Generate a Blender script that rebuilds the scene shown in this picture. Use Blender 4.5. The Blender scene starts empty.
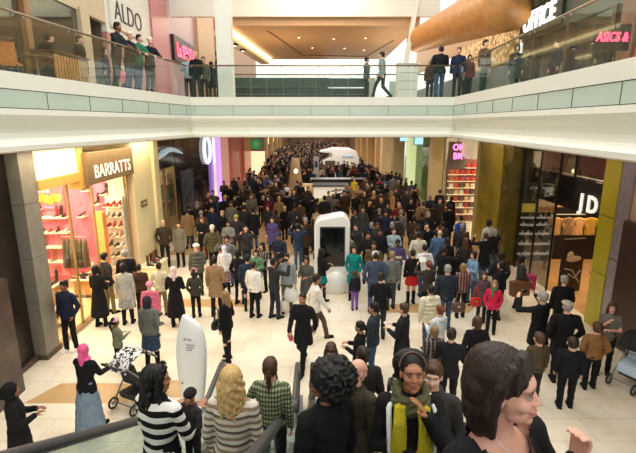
import bpy, bmesh, math, random
import numpy as np
from mathutils import Vector, Matrix, noise
R = math.radians
S = bpy.context.scene
COL = S.collection
random.seed(7)

# ---------------------------------------------------------------- camera, world, lights, exposure
CAM_Z, PITCH, FPX = 5.3, R(13.1), 447.0
cam = bpy.data.objects.new('camera', bpy.data.cameras.new('camera'))
COL.objects.link(cam)
cam.location = (0, 0, CAM_Z)
cam.rotation_euler = (R(90) - PITCH, 0, 0)
cam.data.sensor_width = 36.0
cam.data.lens = 36.0 * FPX / 636.0
cam.data.clip_start = 0.05
cam.data.clip_end = 400
S.camera = cam
S.view_settings.view_transform = 'Standard'
S.view_settings.look = 'None'
S.view_settings.gamma = 1
S.view_settings.use_curve_mapping = False
S.view_settings.exposure = 0.92
S.cycles.use_denoising = True
S.cycles.max_bounces = 6
S.cycles.transparent_max_bounces = 16
S.cycles.caustics_reflective = False
S.cycles.caustics_refractive = False
S.cycles.sample_clamp_indirect = 6

w = bpy.data.worlds.new('daylight'); S.world = w; w.use_nodes = True
wn = w.node_tree.nodes; wl = w.node_tree.links
bgn = wn['Background']
bgn.inputs[0].default_value = (1.0, 0.965, 0.90, 1)
bgn.inputs[1].default_value = 0.80

def area(name, loc, size, power, color, rot=(0, 0, 0)):
    d = bpy.data.lights.new(name, 'AREA'); d.shape = 'RECTANGLE'
    d.size, d.size_y = size; d.energy = power; d.color = color
    o = bpy.data.objects.new(name, d); COL.objects.link(o)
    o.location = loc; o.rotation_euler = rot
    return o
WARM = (1.0, 0.72, 0.42)
area('skylight', (0.5, 9, 15.0), (9, 14), 620, (1.0, 0.97, 0.92))
area('shop_ceiling_light', (-8.4, 12.0, 4.15), (3.4, 3.8), 330, (1.0, 0.78, 0.48))
area('shop_ceiling_light', (9.6, 14.2, 4.3), (3.2, 3.6), 150, (1.0, 0.74, 0.45))
area('shop_ceiling_light', (-8.6, 20.5, 4.3), (2.5, 5), 90, (1.0, 0.85, 0.6))
area('shop_ceiling_light', (8.6, 21.5, 4.3), (2.0, 3.5), 110, (1.0, 0.8, 0.55))
area('shop_ceiling_light', (8.6, 28, 4.3), (2.0, 6), 120, (0.95, 0.9, 0.6))
area('shop_ceiling_light', (-8.8, 33, 4.3), (2.5, 7), 190, (1.0, 0.75, 0.5))
area('concourse_fill', (0, 24, 12.5), (5, 4), 170, WARM)  # warm fill lamps added out of view above the concourse
area('concourse_fill', (0, 48, 15.5), (8, 14), 480, WARM)
area('concourse_fill', (0, 74, 20), (9, 20), 800, WARM)
area('under_slab_fill', (-5.75, 12.6, 4.7), (.5, 7.5), 70, (1.0, 0.84, 0.58))  # unseen fill under the slab edges, added to brighten the shopfront walls
area('under_slab_fill', (6.3, 14.5, 4.7), (.5, 7), 26, (1.0, 0.82, 0.58))
area('booth_fill', (1.9, 42.5, 5.4), (3, 1.5), 110, (1, .97, .93))  # added fill, hidden by the bridge, to whiten the booth front
area('counter_fill', (.8, 27.6, 5.0), (2, 1), 45, (1, .95, .88))  # same kind of added fill for the white service counter
area('upper_shop_light', (-10.3, 12, 9.3), (2.5, 6), 18, (1.0, 0.82, 0.55))
area('upper_shop_light', (10.6, 13, 9.4), (2, 6), 14, (1.0, 0.82, 0.55))
area('upward_light', (5.2, 30, 7.2), (1.2, 6), 60, WARM, (R(180), 0, 0))  # free-standing area lights facing up below the upper soffit
area('upward_light', (-2.5, 30, 7.0), (3, 3), 60, WARM, (R(180), 0, 0))

# ---------------------------------------------------------------- placing helpers
def ray(px, py):
    u = (px - 318) / FPX; v = (py - 226.5) / FPX
    c, s = math.cos(PITCH), math.sin(PITCH)
    return Vector((u, c - v * s, -s - v * c))
def at(px, py, z):
    d = ray(px, py); t = (z - CAM_Z) / d.z
    return Vector((d.x * t, d.y * t, z))
def at_y(px, py, y):
    d = ray(px, py); t = y / d.y
    return Vector((d.x * t, y, CAM_Z + d.z * t))

# ---------------------------------------------------------------- materials
MATS = {}
def lin(c):
    return tuple(((x / 255) / 12.92 if x / 255 <= .04045 else (((x / 255) + .055) / 1.055) ** 2.4) for x in c)
def newmat(name):
    m = bpy.data.materials.new(name); m.use_nodes = True
    nt = m.node_tree
    return m, nt, nt.nodes, nt.links, nt.nodes['Principled BSDF']
def mat(name, c, rough=.6, metal=0, var=.08, scale=6, bump=0, emit=None, es=0, coat=0, spec=.5, coords='Object'):
    key = (name, c, rough, metal, emit)
    if key in MATS: return MATS[key]
    m, nt, n, l, p = newmat(name)
    tc = n.new('ShaderNodeTexCoord')
    nz = n.new('ShaderNodeTexNoise'); nz.inputs['Scale'].default_value = scale; nz.inputs['Detail'].default_value = 5
    l.new(tc.outputs[coords], nz.inputs['Vector'])
    rp = n.new('ShaderNodeValToRGB'); a = lin(c)
    rp.color_ramp.elements[0].position = .3; rp.color_ramp.elements[1].position = .7
    rp.color_ramp.elements[0].color = (*[max(0, x * (1 - var)) for x in a], 1)
    rp.color_ramp.elements[1].color = (*[min(1, x * (1 + var)) for x in a], 1)
    l.new(nz.outputs['Fac'], rp.inputs['Fac']); l.new(rp.outputs['Color'], p.inputs['Base Color'])
    p.inputs['Roughness'].default_value = rough; p.inputs['Metallic'].default_value = metal
    p.inputs['Specular IOR Level'].default_value = spec
    p.inputs['Coat Weight'].default_value = coat
    if bump:
        b = n.new('ShaderNodeBump'); b.inputs['Strength'].default_value = bump; b.inputs['Distance'].default_value = .02
        n2 = n.new('ShaderNodeTexNoise'); n2.inputs['Scale'].default_value = scale * 4; n2.inputs['Detail'].default_value = 4
        l.new(tc.outputs[coords], n2.inputs['Vector'])
        l.new(n2.outputs['Fac'], b.inputs['Height']); l.new(b.outputs['Normal'], p.inputs['Normal'])
    if emit:
        p.inputs['Emission Color'].default_value = (*lin(emit), 1); p.inputs['Emission Strength'].default_value = es
    MATS[key] = m
    return m
def fabric(c, kind='plain'):
    key = ('fab', c, kind)
    if key in MATS: return MATS[key]
    if kind in ('plain', 'denim', 'leather'):
        if kind == 'leather': m = mat('leather', c, .38, 0, .15, 18, .25)
        else: m = mat('denim' if kind == 'denim' else 'fabric', c, .88, 0, .28 if kind == 'denim' else .14, 14, .35, spec=.2)
        MATS[key] = m; return m
    m, nt, n, l, p = newmat(kind + '_fabric')
    p.inputs['Roughness'].default_value = .85; p.inputs['Specular IOR Level'].default_value = .2
    tc = n.new('ShaderNodeTexCoord'); sp = n.new('ShaderNodeSeparateXYZ'); l.new(tc.outputs['Object'], sp.inputs[0])
    def wave(out, freq, thr, off=0.):
        a = n.new('ShaderNodeMath'); a.operation = 'MULTIPLY_ADD'; a.inputs[1].default_value = freq; a.inputs[2].default_value = off
        l.new(sp.outputs[out], a.inputs[0])
        f = n.new('ShaderNodeMath'); f.operation = 'FRACT'; l.new(a.outputs[0], f.inputs[0])
        g = n.new('ShaderNodeMath'); g.operation = 'GREATER_THAN'; g.inputs[1].default_value = thr; l.new(f.outputs[0], g.inputs[0])
        return g.outputs[0]
    def mix(fac, A, B):
        x = n.new('ShaderNodeMix'); x.data_type = 'RGBA'
        l.new(fac, x.inputs[0])
        for k, s in ((6, A), (7, B)):
            if isinstance(s, tuple): x.inputs[k].default_value = (*lin(s), 1)
            else: l.new(s, x.inputs[k])
        return x.outputs[2]
    if kind == 'stripes': o = mix(wave('Z', 9.5, .5), c, (238, 236, 230))
    elif kind == 'fair_isle':
        o = mix(wave('Z', 16, .55), (214, 206, 190), c)
        o = mix(wave('Z', 8, .86), o, (92, 84, 78))
    elif kind == 'knit_diamond':
        o = mix(wave('Z', 18, .5), c, (176, 180, 150)); o = mix(wave('X', 30, .72), o, (60, 70, 52))
    elif kind == 'plaid':
        o = mix(wave('Z', 12, .6), c, (44, 34, 36)); o = mix(wave('X', 12, .65), o, (150, 132, 120))
    elif kind == 'zebra':
        nz = n.new('ShaderNodeTexNoise'); nz.inputs['Scale'].default_value = 9; nz.inputs['Distortion'].default_value = 1.5
        l.new(tc.outputs['Object'], nz.inputs['Vector'])
        g = n.new('ShaderNodeMath'); g.operation = 'GREATER_THAN'; g.inputs[1].default_value = .5; l.new(nz.outputs['Fac'], g.inputs[0])
        o = mix(g.outputs[0], c, (225, 225, 222))
    elif kind == 'flecked':
        nz = n.new('ShaderNodeTexNoise'); nz.inputs['Scale'].default_value = 35
        l.new(tc.outputs['Object'], nz.inputs['Vector'])
        g = n.new('ShaderNodeMath'); g.operation = 'GREATER_THAN'; g.inputs[1].default_value = .56; l.new(nz.outputs['Fac'], g.inputs[0])
        o = mix(g.outputs[0], c, (200, 214, 226))
    l.new(o, p.inputs['Base Color'])
    MATS[key] = m
    return m
def skin(tone):
    key = ('skin', tone)
    if key in MATS: return MATS[key]
    m, nt, n, l, p = newmat('skin')
    base = {'bronze': (172, 116, 84), 'fair': (222, 176, 150), 'rosy': (226, 170, 148), 'tan': (176, 122, 90), 'brown': (140, 90, 62), 'dark': (92, 58, 42)}[tone]
    lips = {'bronze': (150, 82, 72), 'fair': (178, 98, 92), 'rosy': (196, 116, 108), 'tan': (142, 78, 66), 'brown': (122, 64, 58), 'dark': (84, 44, 40)}[tone]
    at_ = n.new('ShaderNodeAttribute'); at_.attribute_name = 'tint'
    sp = n.new('ShaderNodeSeparateColor'); l.new(at_.outputs['Color'], sp.inputs[0])
    cur = None
    nz = n.new('ShaderNodeTexNoise'); nz.inputs['Scale'].default_value = 22
    tc = n.new('ShaderNodeTexCoord'); l.new(tc.outputs['Object'], nz.inputs['Vector'])
    x = n.new('ShaderNodeMix'); x.data_type = 'RGBA'; l.new(nz.outputs['Fac'], x.inputs[0])
    x.inputs[6].default_value = (*[q * .93 for q in lin(base)], 1); x.inputs[7].default_value = (*[min(1, q * 1.07) for q in lin(base)], 1)
    cur = x.outputs[2]
    for k, c in (('Red', lips), ('Green', (34, 24, 20)), ('Blue', (228, 222, 214))):
        y = n.new('ShaderNodeMix'); y.data_type = 'RGBA'
        l.new(sp.outputs[k], y.inputs[0]); l.new(cur, y.inputs[6]); y.inputs[7].default_value = (*lin(c), 1)
        cur = y.outputs[2]
    l.new(cur, p.inputs['Base Color'])
    p.inputs['Roughness'].default_value = .5
    p.inputs['Subsurface Weight'].default_value = .0
    MATS[key] = m
    return m
def hairmat(c):
    key = ('hair', c)
    if key in MATS: return MATS[key]
    m, nt, n, l, p = newmat('hair')
    tc = n.new('ShaderNodeTexCoord'); mp = n.new('ShaderNodeMapping'); mp.inputs['Scale'].default_value = (70, 70, 7)
    l.new(tc.outputs['Object'], mp.inputs[0])
    nz = n.new('ShaderNodeTexNoise'); nz.inputs['Scale'].default_value = 1.6; nz.inputs['Detail'].default_value = 3; nz.inputs['Distortion'].default_value = .6
    l.new(mp.outputs[0], nz.inputs['Vector'])
    rp = n.new('ShaderNodeValToRGB'); a = lin(c)
    rp.color_ramp.elements[0].position = .3; rp.color_ramp.elements[1].position = .72
    rp.color_ramp.elements[0].color = (*[x * .6 for x in a], 1); rp.color_ramp.elements[1].color = (*[min(1, x * 1.35) for x in a], 1)
    l.new(nz.outputs['Fac'], rp.inputs['Fac']); l.new(rp.outputs['Color'], p.inputs['Base Color'])
    b = n.new('ShaderNodeBump'); b.inputs['Strength'].default_value = .5; b.inputs['Distance'].default_value = .01
    l.new(nz.outputs['Fac'], b.inputs['Height']); l.new(b.outputs['Normal'], p.inputs['Normal'])
    p.inputs['Roughness'].default_value = .48; p.inputs['Specular IOR Level'].default_value = .35
    MATS[key] = m
    return m
def glass(name='glass', c=(215, 232, 226), a=.12, rough=.02, refl=.3):
    """Sheet glass: mostly clear, with a surface reflection."""
    key = ('glass', name, c, a)
    if key in MATS: return MATS[key]
    m, nt, n, l, p = newmat(name)
    n.remove(p)
    tr = n.new('ShaderNodeBsdfTransparent'); tr.inputs[0].default_value = (*[1 - (1 - x) * a * 2 for x in lin(c)], 1)
    gl = n.new('ShaderNodeBsdfGlossy'); gl.inputs['Roughness'].default_value = rough
    gl.inputs['Color'].default_value = (.9, .95, .93, 1)
    df = n.new('ShaderNodeBsdfDiffuse'); df.inputs[0].default_value = (*lin(c), 1)
    f0 = n.new('ShaderNodeFresnel'); f0.inputs[0].default_value = 1.5
    fr = n.new('ShaderNodeMath'); fr.operation = 'MULTIPLY'; fr.inputs[1].default_value = refl; l.new(f0.outputs[0], fr.inputs[0])
    m1 = n.new('ShaderNodeMixShader'); m1.inputs[0].default_value = a * .5; l.new(tr.outputs[0], m1.inputs[1]); l.new(df.outputs[0], m1.inputs[2])
    m2 = n.new('ShaderNodeMixShader'); l.new(fr.outputs[0], m2.inputs[0]); l.new(m1.outputs[0], m2.inputs[1]); l.new(gl.outputs[0], m2.inputs[2])
    l.new(m2.outputs[0], n['Material Output'].inputs[0])
    MATS[key] = m
    return m

# ---------------------------------------------------------------- mesh helpers
class MB:
    """Collects solids and links them as one mesh object."""
    def __init__(s): s.v = []; s.f = []
    def add(s, vs, fs):
        b = len(s.v); s.v += [tuple(x) for x in vs]; s.f += [tuple(i + b for i in q) for q in fs]; return s
    def box(s, a, b, rz=0, piv=None):
        x0, x1 = sorted((a[0], b[0])); y0, y1 = sorted((a[1], b[1])); z0, z1 = sorted((a[2], b[2]))
        vs = [(x, y, z) for z in (z0, z1) for x, y in ((x0, y0), (x1, y0), (x1, y1), (x0, y1))]
        if rz:
            p = piv or ((x0 + x1) / 2, (y0 + y1) / 2); c, q = math.cos(rz), math.sin(rz)
            vs = [(p[0] + (x - p[0]) * c - (y - p[1]) * q, p[1] + (x - p[0]) * q + (y - p[1]) * c, z) for x, y, z in vs]
        return s.add(vs, [(3, 2, 1, 0), (4, 5, 6, 7), (0, 1, 5, 4), (1, 2, 6, 5), (2, 3, 7, 6), (3, 0, 4, 7)])
    def bar(s, p, q, w, h):
        """A rectangular bar from p to q."""
        p, q = Vector(p), Vector(q); d = (q - p).normalized()
        up = Vector((0, 0, 1)) if abs(d.z) < .95 else Vector((0, 1, 0))
        a = d.cross(up).normalized() * w / 2; b = a.cross(d).normalized() * h / 2
        vs = [p - a - b, p + a - b, p + a + b, p - a + b, q - a - b, q + a - b, q + a + b, q - a + b]
        return s.add(vs, [(3, 2, 1, 0), (4, 5, 6, 7), (0, 1, 5, 4), (1, 2, 6, 5), (2, 3, 7, 6), (3, 0, 4, 7)])
    def cap(s, p, q, r0, r1=None, seg=10, flat=False):
        """A tapered capsule."""
        r1 = r0 if r1 is None else r1
        p, q = Vector(p), Vector(q); d = q - p
        if d.length < 1e-6: d = Vector((0, 0, 1e-4))
        dn = d.normalized(); a = dn.orthogonal().normalized(); b = dn.cross(a)
        prof = []
        if flat: prof = [(p, 1e-4), (p, r0), (q, r1), (q, 1e-4)]
        else:
            for k in (-90, -60, -30, 0): prof.append((p + dn * r0 * math.sin(R(k)), max(1e-4, r0 * math.cos(R(k)))))
            for k in (0, 30, 60, 90): prof.append((q + dn * r1 * math.sin(R(k)), max(1e-4, r1 * math.cos(R(k)))))
        vs = []
        for c, r in prof:
            for i in range(seg):
                t = 2 * math.pi * i / seg; vs.append(c + a * r * math.cos(t) + b * r * math.sin(t))
        fs = []
        for k in range(len(prof) - 1):
            for i in range(seg):
                j = (i + 1) % seg; fs.append((k * seg + i, k * seg + j, (k + 1) * seg + j, (k + 1) * seg + i))
        fs.append(tuple(reversed(range(seg)))); fs.append(tuple((len(prof) - 1) * seg + i for i in range(seg)))
        return s.add(vs, fs)
    def tube(s, pts, r, seg=8):
        pts = [Vector(p) for p in pts]; rs = r if isinstance(r, (list, tuple)) else [r] * len(pts)
        vs = []; prev = None
        for k, p in enumerate(pts):
            d = (pts[min(k + 1, len(pts) - 1)] - pts[max(k - 1, 0)]).normalized()
            a = d.orthogonal().normalized() if prev is None else (prev - d * prev.dot(d)).normalized()
            prev = a; b = d.cross(a)
            for i in range(seg):
                t = 2 * math.pi * i / seg; vs.append(p + (a * math.cos(t) + b * math.sin(t)) * rs[k])
        fs = [(k * seg + i, k * seg + (i + 1) % seg, (k + 1) * seg + (i + 1) % seg, (k + 1) * seg + i) for k in range(len(pts) - 1) for i in range(seg)]
        fs.append(tuple(reversed(range(seg)))); fs.append(tuple((len(pts) - 1) * seg + i for i in range(seg)))
        return s.add(vs, fs)
    def ell(s, c, r, seg=14, rings=9, rx=0, rz=0):
        if not isinstance(r, (tuple, list)): r = (r, r, r)
        M = Matrix.Rotation(rz, 3, 'Z') @ Matrix.Rotation(rx, 3, 'X'); c = Vector(c); vs = []
        for k in range(rings + 1):
            ph = -math.pi / 2 + math.pi * k / rings; cr = max(1e-4, math.cos(ph))
            for i in range(seg):
                t = 2 * math.pi * i / seg
                vs.append(c + M @ Vector((r[0] * cr * math.cos(t), r[1] * cr * math.sin(t), r[2] * math.sin(ph))))
        fs = [(k * seg + i, k * seg + (i + 1) % seg, (k + 1) * seg + (i + 1) % seg, (k + 1) * seg + i) for k in range(rings) for i in range(seg)]
        fs.append(tuple(reversed(range(seg)))); fs.append(tuple(rings * seg + i for i in range(seg)))
        return s.add(vs, fs)
    def loft(s, rings, seg=20, wob=0, ph=0, sq=1.0):
        """rings: (z, rx, ry, y0[, x0]) from bottom to top."""
        vs = []
        for rg in rings:
            z, rx, ry, y0 = rg[:4]; x0 = rg[4] if len(rg) > 4 else 0
            for i in range(seg):
                t = 2 * math.pi * i / seg; k = 1 + wob * math.sin(7 * t + ph + z * 4)
                c, q = math.cos(t), math.sin(t)
                c = math.copysign(abs(c) ** sq, c); q = math.copysign(abs(q) ** sq, q)
                vs.append((x0 + rx * k * c, y0 + ry * k * q, z))
        fs = [(k * seg + i, k * seg + (i + 1) % seg, (k + 1) * seg + (i + 1) % seg, (k + 1) * seg + i) for k in range(len(rings) - 1) for i in range(seg)]
        fs.append(tuple(reversed(range(seg)))); fs.append(tuple((len(rings) - 1) * seg + i for i in range(seg)))
        return s.add(vs, fs)
    def prism(s, poly, axis, a, b):
        """Extrude a 2-D outline along an axis from a to b. The outline gives the other two coordinates in order."""
        n = len(poly)
        def P(u, v, t): return (t, u, v) if axis == 'x' else ((u, t, v) if axis == 'y' else (u, v, t))
        vs = [P(u, v, a) for u, v in poly] + [P(u, v, b) for u, v in poly]
        fs = [tuple(range(n))[::-1], tuple(range(n, 2 * n))] + [(i, (i + 1) % n, n + (i + 1) % n, n + i) for i in range(n)]
        return s.add(vs, fs)
    def mesh(s, name, smooth=False):
        m = bpy.data.meshes.new(name); m.from_pydata(s.v, [], s.f); m.validate(); m.update()
        bm = bmesh.new(); bm.from_mesh(m); bmesh.ops.recalc_face_normals(bm, faces=bm.faces); bm.to_mesh(m); bm.free()
        if smooth: m.polygons.foreach_set('use_smooth', [True] * len(m.polygons))
        return m
    def build(s, name, m, parent=None, smooth=False, bevel=0, loc=None, rz=0):
        return link(name, s.mesh(name, smooth), m, parent, bevel, loc, rz)
def link(name, me, m, parent=None, bevel=0, loc=None, rz=0):
    o = bpy.data.objects.new(name, me); COL.objects.link(o)
    if m is not None:
        if len(me.materials) == 0: me.materials.append(m)
        o.material_slots[0].link = 'OBJECT'; o.material_slots[0].material = m
    if parent is not None: o.parent = parent
    if loc is not None: o.location = loc
    if rz: o.rotation_euler.z = rz
    if bevel:
        b = o.modifiers.new('bevel', 'BEVEL'); b.width = bevel; b.segments = 2; b.limit_method = 'ANGLE'
    return o
def tag(o, label, cat, group=None, kind=None):
    o['label'] = label; o['category'] = cat
    if group: o['group'] = group
    if kind: o['kind'] = kind
    return o
def struct(name, mb, m, **k):
    o = mb.build(name, m, **k); o['kind'] = 'structure'; return o
def empty(name, loc, rz=0):
    o = bpy.data.objects.new(name, None); COL.objects.link(o); o.location = loc; o.rotation_euler.z = rz; o.empty_display_size = .1
    return o
def copy_tree(o, parent=None):
    c = o.copy(); COL.objects.link(c); c.parent = parent
    for ch in [x for x in KIDS.get(o.name, [])]: copy_tree(ch, c)
    return c
KIDS = {}
def text(name, body, size, m, parent, loc, rot, ext=.02, bold=.0, sx=1.0, shear=0, spacing=1.0):
    cu = bpy.data.curves.new(name, 'FONT'); cu.body = body; cu.size = size; cu.extrude = ext; cu.offset = bold
    cu.align_x = 'CENTER'; cu.align_y = 'CENTER'; cu.shear = shear; cu.resolution_u = 3; cu.space_character = spacing
    t = bpy.data.objects.new('t', cu); COL.objects.link(t)
    me = bpy.data.meshes.new_from_object(t.evaluated_get(bpy.context.evaluated_depsgraph_get()))
    bpy.data.objects.remove(t); me.name = name
    o = link(name, me, m, parent); o.location = loc; o.rotation_euler = rot; o.scale = (sx, 1, 1)
    return o

def fuse(mb, vox, smooth=2, fac=.5):
    """Union of overlapping closed solids as one continuous surface."""
    me = bpy.data.meshes.new('b'); me.from_pydata(mb.v, [], mb.f); me.update()
    bm = bmesh.new(); bm.from_mesh(me); bmesh.ops.remove_doubles(bm, verts=bm.verts, dist=2e-4)
    bmesh.ops.recalc_face_normals(bm, faces=bm.faces); bm.to_mesh(me); bm.free()
    o = bpy.data.objects.new('b', me); COL.objects.link(o)
    r = o.modifiers.new('r', 'REMESH'); r.mode = 'VOXEL'; r.voxel_size = vox; r.use_smooth_shade = True
    if smooth:
        s = o.modifiers.new('s', 'SMOOTH'); s.factor = fac; s.iterations = smooth
    dg = bpy.context.evaluated_depsgraph_get()
    out = bpy.data.meshes.new_from_object(o.evaluated_get(dg))
    bpy.data.objects.remove(o); bpy.data.meshes.remove(me)
    out.materials.clear()
    return out
def coords(me):
    a = np.empty(len(me.vertices) * 3, dtype=np.float32); me.vertices.foreach_get('co', a); return a.reshape(-1, 3)
def normals(me):
    a = np.empty(len(me.vertices) * 3, dtype=np.float32); me.vertices.foreach_get('normal', a); return a.reshape(-1, 3)
def setco(me, a):
    me.vertices.foreach_set('co', a.astype(np.float32).ravel()); me.update()
# ---------------------------------------------------------------- people
# arm = (upper-arm direction, forearm direction) for the right side (x is outward); legs = (foot y, knee y, foot lift)
DOWN = ((.16, .0, -1), (.05, .16, -1))
POSES = {
 'stand': dict(arms=(DOWN, ((.2, -.05, -1), (0, .3, -1))), legs=((.03, .03, 0), (-.05, .0, 0))),
 'pocket': dict(arms=(((.34, -.2, -1), (-.25, .45, -.8)),) * 2, legs=((.05, .05, 0), (-.04, .0, 0))),
 'phone': dict(arms=(((.22, .18, -1), (-.5, .9, .25)), ((.22, .22, -1), (-.5, .9, .2))), legs=((.04, .03, 0), (-.04, .0, 0))),
 'photo': dict(arms=(((.45, .75, -.25), (-.45, .5, .9)), ((.45, .75, -.25), (-.45, .5, .9))), legs=((.06, .05, 0), (-.06, .0, 0))),
 'crossed': dict(arms=(((.25, .15, -1), (-.95, .5, .1)), ((.25, .2, -1), (-.95, .55, .2))), legs=((.02, .03, 0), (-.02, .0, 0))),
 'walk': dict(arms=(((.14, .4, -1), (0, .65, -1)), ((.16, -.45, -1), (0, -.1, -1))), legs=((-.34, .0, .06), (.34, .24, 0)), lean=.05),
 'bag': dict(arms=(((.2, -.1, -1), (-.1, .8, -.3)), DOWN), legs=((.04, .03, 0), (-.06, .0, 0))),
 'push': dict(arms=(((.1, .45, -.9), (-.05, .95, -.2)),) * 2, legs=((.15, .12, 0), (-.18, -.04, .03)), lean=.06),
 'lean': dict(arms=(((.15, .5, -.7), (-.2, .9, -.15)),) * 2, legs=((-.1, .0, 0), (-.16, -.05, 0)), lean=.16),
 'chin': dict(arms=(((.05, .35, -1), (-.62, .42, 1.0)), ((.2, .2, -1), (-.9, .5, .1))), legs=((.04, .03, 0), (-.04, .0, 0))),
 'carry': dict(arms=(((.2, .25, -1), (-.3, 1, .3)), ((.25, .2, -1), (-.7, .9, .3))), legs=((.03, .03, 0), (-.05, .0, 0))),
 'rail': dict(arms=(DOWN, ((.5, .25, -1), (.6, .8, -.35))), legs=((.03, .03, 0), (-.05, .0, 0))),
 'wave': dict(arms=(((.5, .62, -.6), (.22, .65, .75)), DOWN), legs=((.03, .03, 0), (-.05, .0, 0))),
 'chin2': dict(arms=(((.2, .2, -1), (-.9, .5, .1)), ((.14, .8, -.55), (-.55, -.12, .85))), legs=((.04, .03, 0), (-.04, .0, 0))),
 'wave2': dict(arms=(((.15, .1, -1), (.0, .5, -.8)), ((.1, .52, -.86), (-.05, .1, 1))), legs=((.03, .03, 0), (-.05, .0, 0))),
 'sit': dict(arms=(((.2, .35, -1), (-.3, .9, .0)),) * 2, legs=((.42, .44, 0), (.42, .44, 0)), sit=1),
}
def skel(pose, fem, child):
    P = POSES[pose]; ln = P.get('lean', 0); sw = (.165 if fem else .19) * (.92 if child else 1)
    J = {}
    drop = .42 if P.get('sit') else 0
    def L(x, y, z): return Vector((x, y + ln * max(0, (z - .9)) , z - drop))
    J['drop'] = drop; J['ln'] = ln
    for sd, i in ((1, 0), (-1, 1)):
        up, fo = P['arms'][i]
        s = L(sd * sw, -.005, 1.405)
        u = Vector((up[0] * sd, up[1], up[2])).normalized(); f = Vector((fo[0] * sd, fo[1], fo[2])).normalized()
        e = s + u * .285; wr = e + f * .245; h = wr + f * .09
        J[('s', sd)] = s; J[('e', sd)] = e; J[('w', sd)] = wr; J[('h', sd)] = h; J[('f', sd)] = f; J[('u', sd)] = u
        fy, ky, lift = P['legs'][i]
        hz = .92 - drop
        J[('hip', sd)] = Vector((sd * .088, 0, hz))
        kz = hz - (.02 if drop else .43 - abs(ky) * .12)
        J[('k', sd)] = Vector((sd * .095, ky, kz)); J[('a', sd)] = Vector((sd * .1, fy, .085 + lift))
    return J
def HM(t):
    t = t if isinstance(t, tuple) else (t, 0)
    return Matrix.Rotation(t[0], 3, 'Z') @ Matrix.Rotation(t[1], 3, 'X'), t
def hand(mb, J, sd, curl=.5, k=1.0):
    """Palm, four unequal bent fingers and a thumb from the side of the palm."""
    w_, f = J[('w', sd)], J[('f', sd)]
    side = Vector((0, 0, 1)).cross(f)
    side = side.normalized() if side.length > .2 else Vector((0, 1, 0))
    pn = f.cross(side).normalized()
    if abs(f.z) > .8: side = Vector((0, 1, 0)) - f * f.y; side.normalize(); pn = Vector((-sd, 0, 0))
    else:
        side = side * -sd
        if pn.z > 0: pn = -pn
    for t in (-.025, -.008, .009, .025):
        mb.cap(w_ + f * .015 + side * t * .75, w_ + f * .078 * k + side * t, .0125, .0115, 8)
    for t, ln in ((.027, .034), (.009, .040), (-.009, .037), (-.026, .029)):
        a = w_ + f * .08 * k + side * t; d1 = (f + pn * curl * .7).normalized(); b = a + d1 * ln
        d2 = (f * (1 - curl * .5) + pn * curl * 1.7).normalized(); c = b + d2 * ln * .62
        d3 = (f * (1 - curl) + pn * curl * 2.2).normalized()
        mb.cap(a, b, .0093, .0086, 7).cap(b, c, .0086, .008, 7).cap(c, c + d3 * ln * .45, .008, .0068, 7)
    a = w_ + f * .022 + side * .026; d = (side * .8 + f * .7 + pn * .45).normalized(); b = a + d * .04
    d2 = (side * .15 + f * .9 + pn * .45).normalized()
    mb.cap(a, b, .0125, .0105, 7).cap(b, b + d2 * .034, .0102, .0085, 7)
def head_solid(mb, c, k=1.0, hi=False, turn=0):
    """Skull, face, jaw, nose, ears, lips. Everything turned by `turn` about the vertical."""
    M, tt = HM(turn)
    def E(p, r, **q): mb.ell(c + M @ (Vector(p) * k), tuple(x * k for x in r), 18 if hi else 12, 11 if hi else 8, rz=tt[0], rx=tt[1], **q)
    def C(p, q_, a, b): mb.cap(c + M @ (Vector(p) * k), c + M @ (Vector(q_) * k), a * k, b * k, 10)
    E((0, -.016, .038), (.073, .092, .088)); E((0, .02, -.012), (.062, .068, .084)); E((0, .03, -.07), (.049, .048, .038))
    E((0, .066, -.092), (.02, .017, .017)); E((0, .05, .03), (.056, .038, .04))
    C((0, .084, .006), (0, .098, -.024), .0068, .009); E((-.010, .09, -.027), (.008, .010, .007)); E((.010, .09, -.027), (.008, .010, .007))
    for s in (-1, 1):
        E((s * .034, .053, -.026), (.026, .028, .026)); E((s * .074, -.008, -.008), (.01, .02, .031))
        if hi: E((s * .031, .078, .024), (.02, .009, .0065))
    E((0, .082, -.0535), (.022, .013, .0065)); E((0, .081, -.0665), (.02, .013, .0075))
    mb.cap(c + M @ Vector((0, -.02, -.05)) * k, Vector((c.x, c.y - .035 * k, c.z - .17 * k)), .052 * k, .058 * k, 12)
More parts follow.
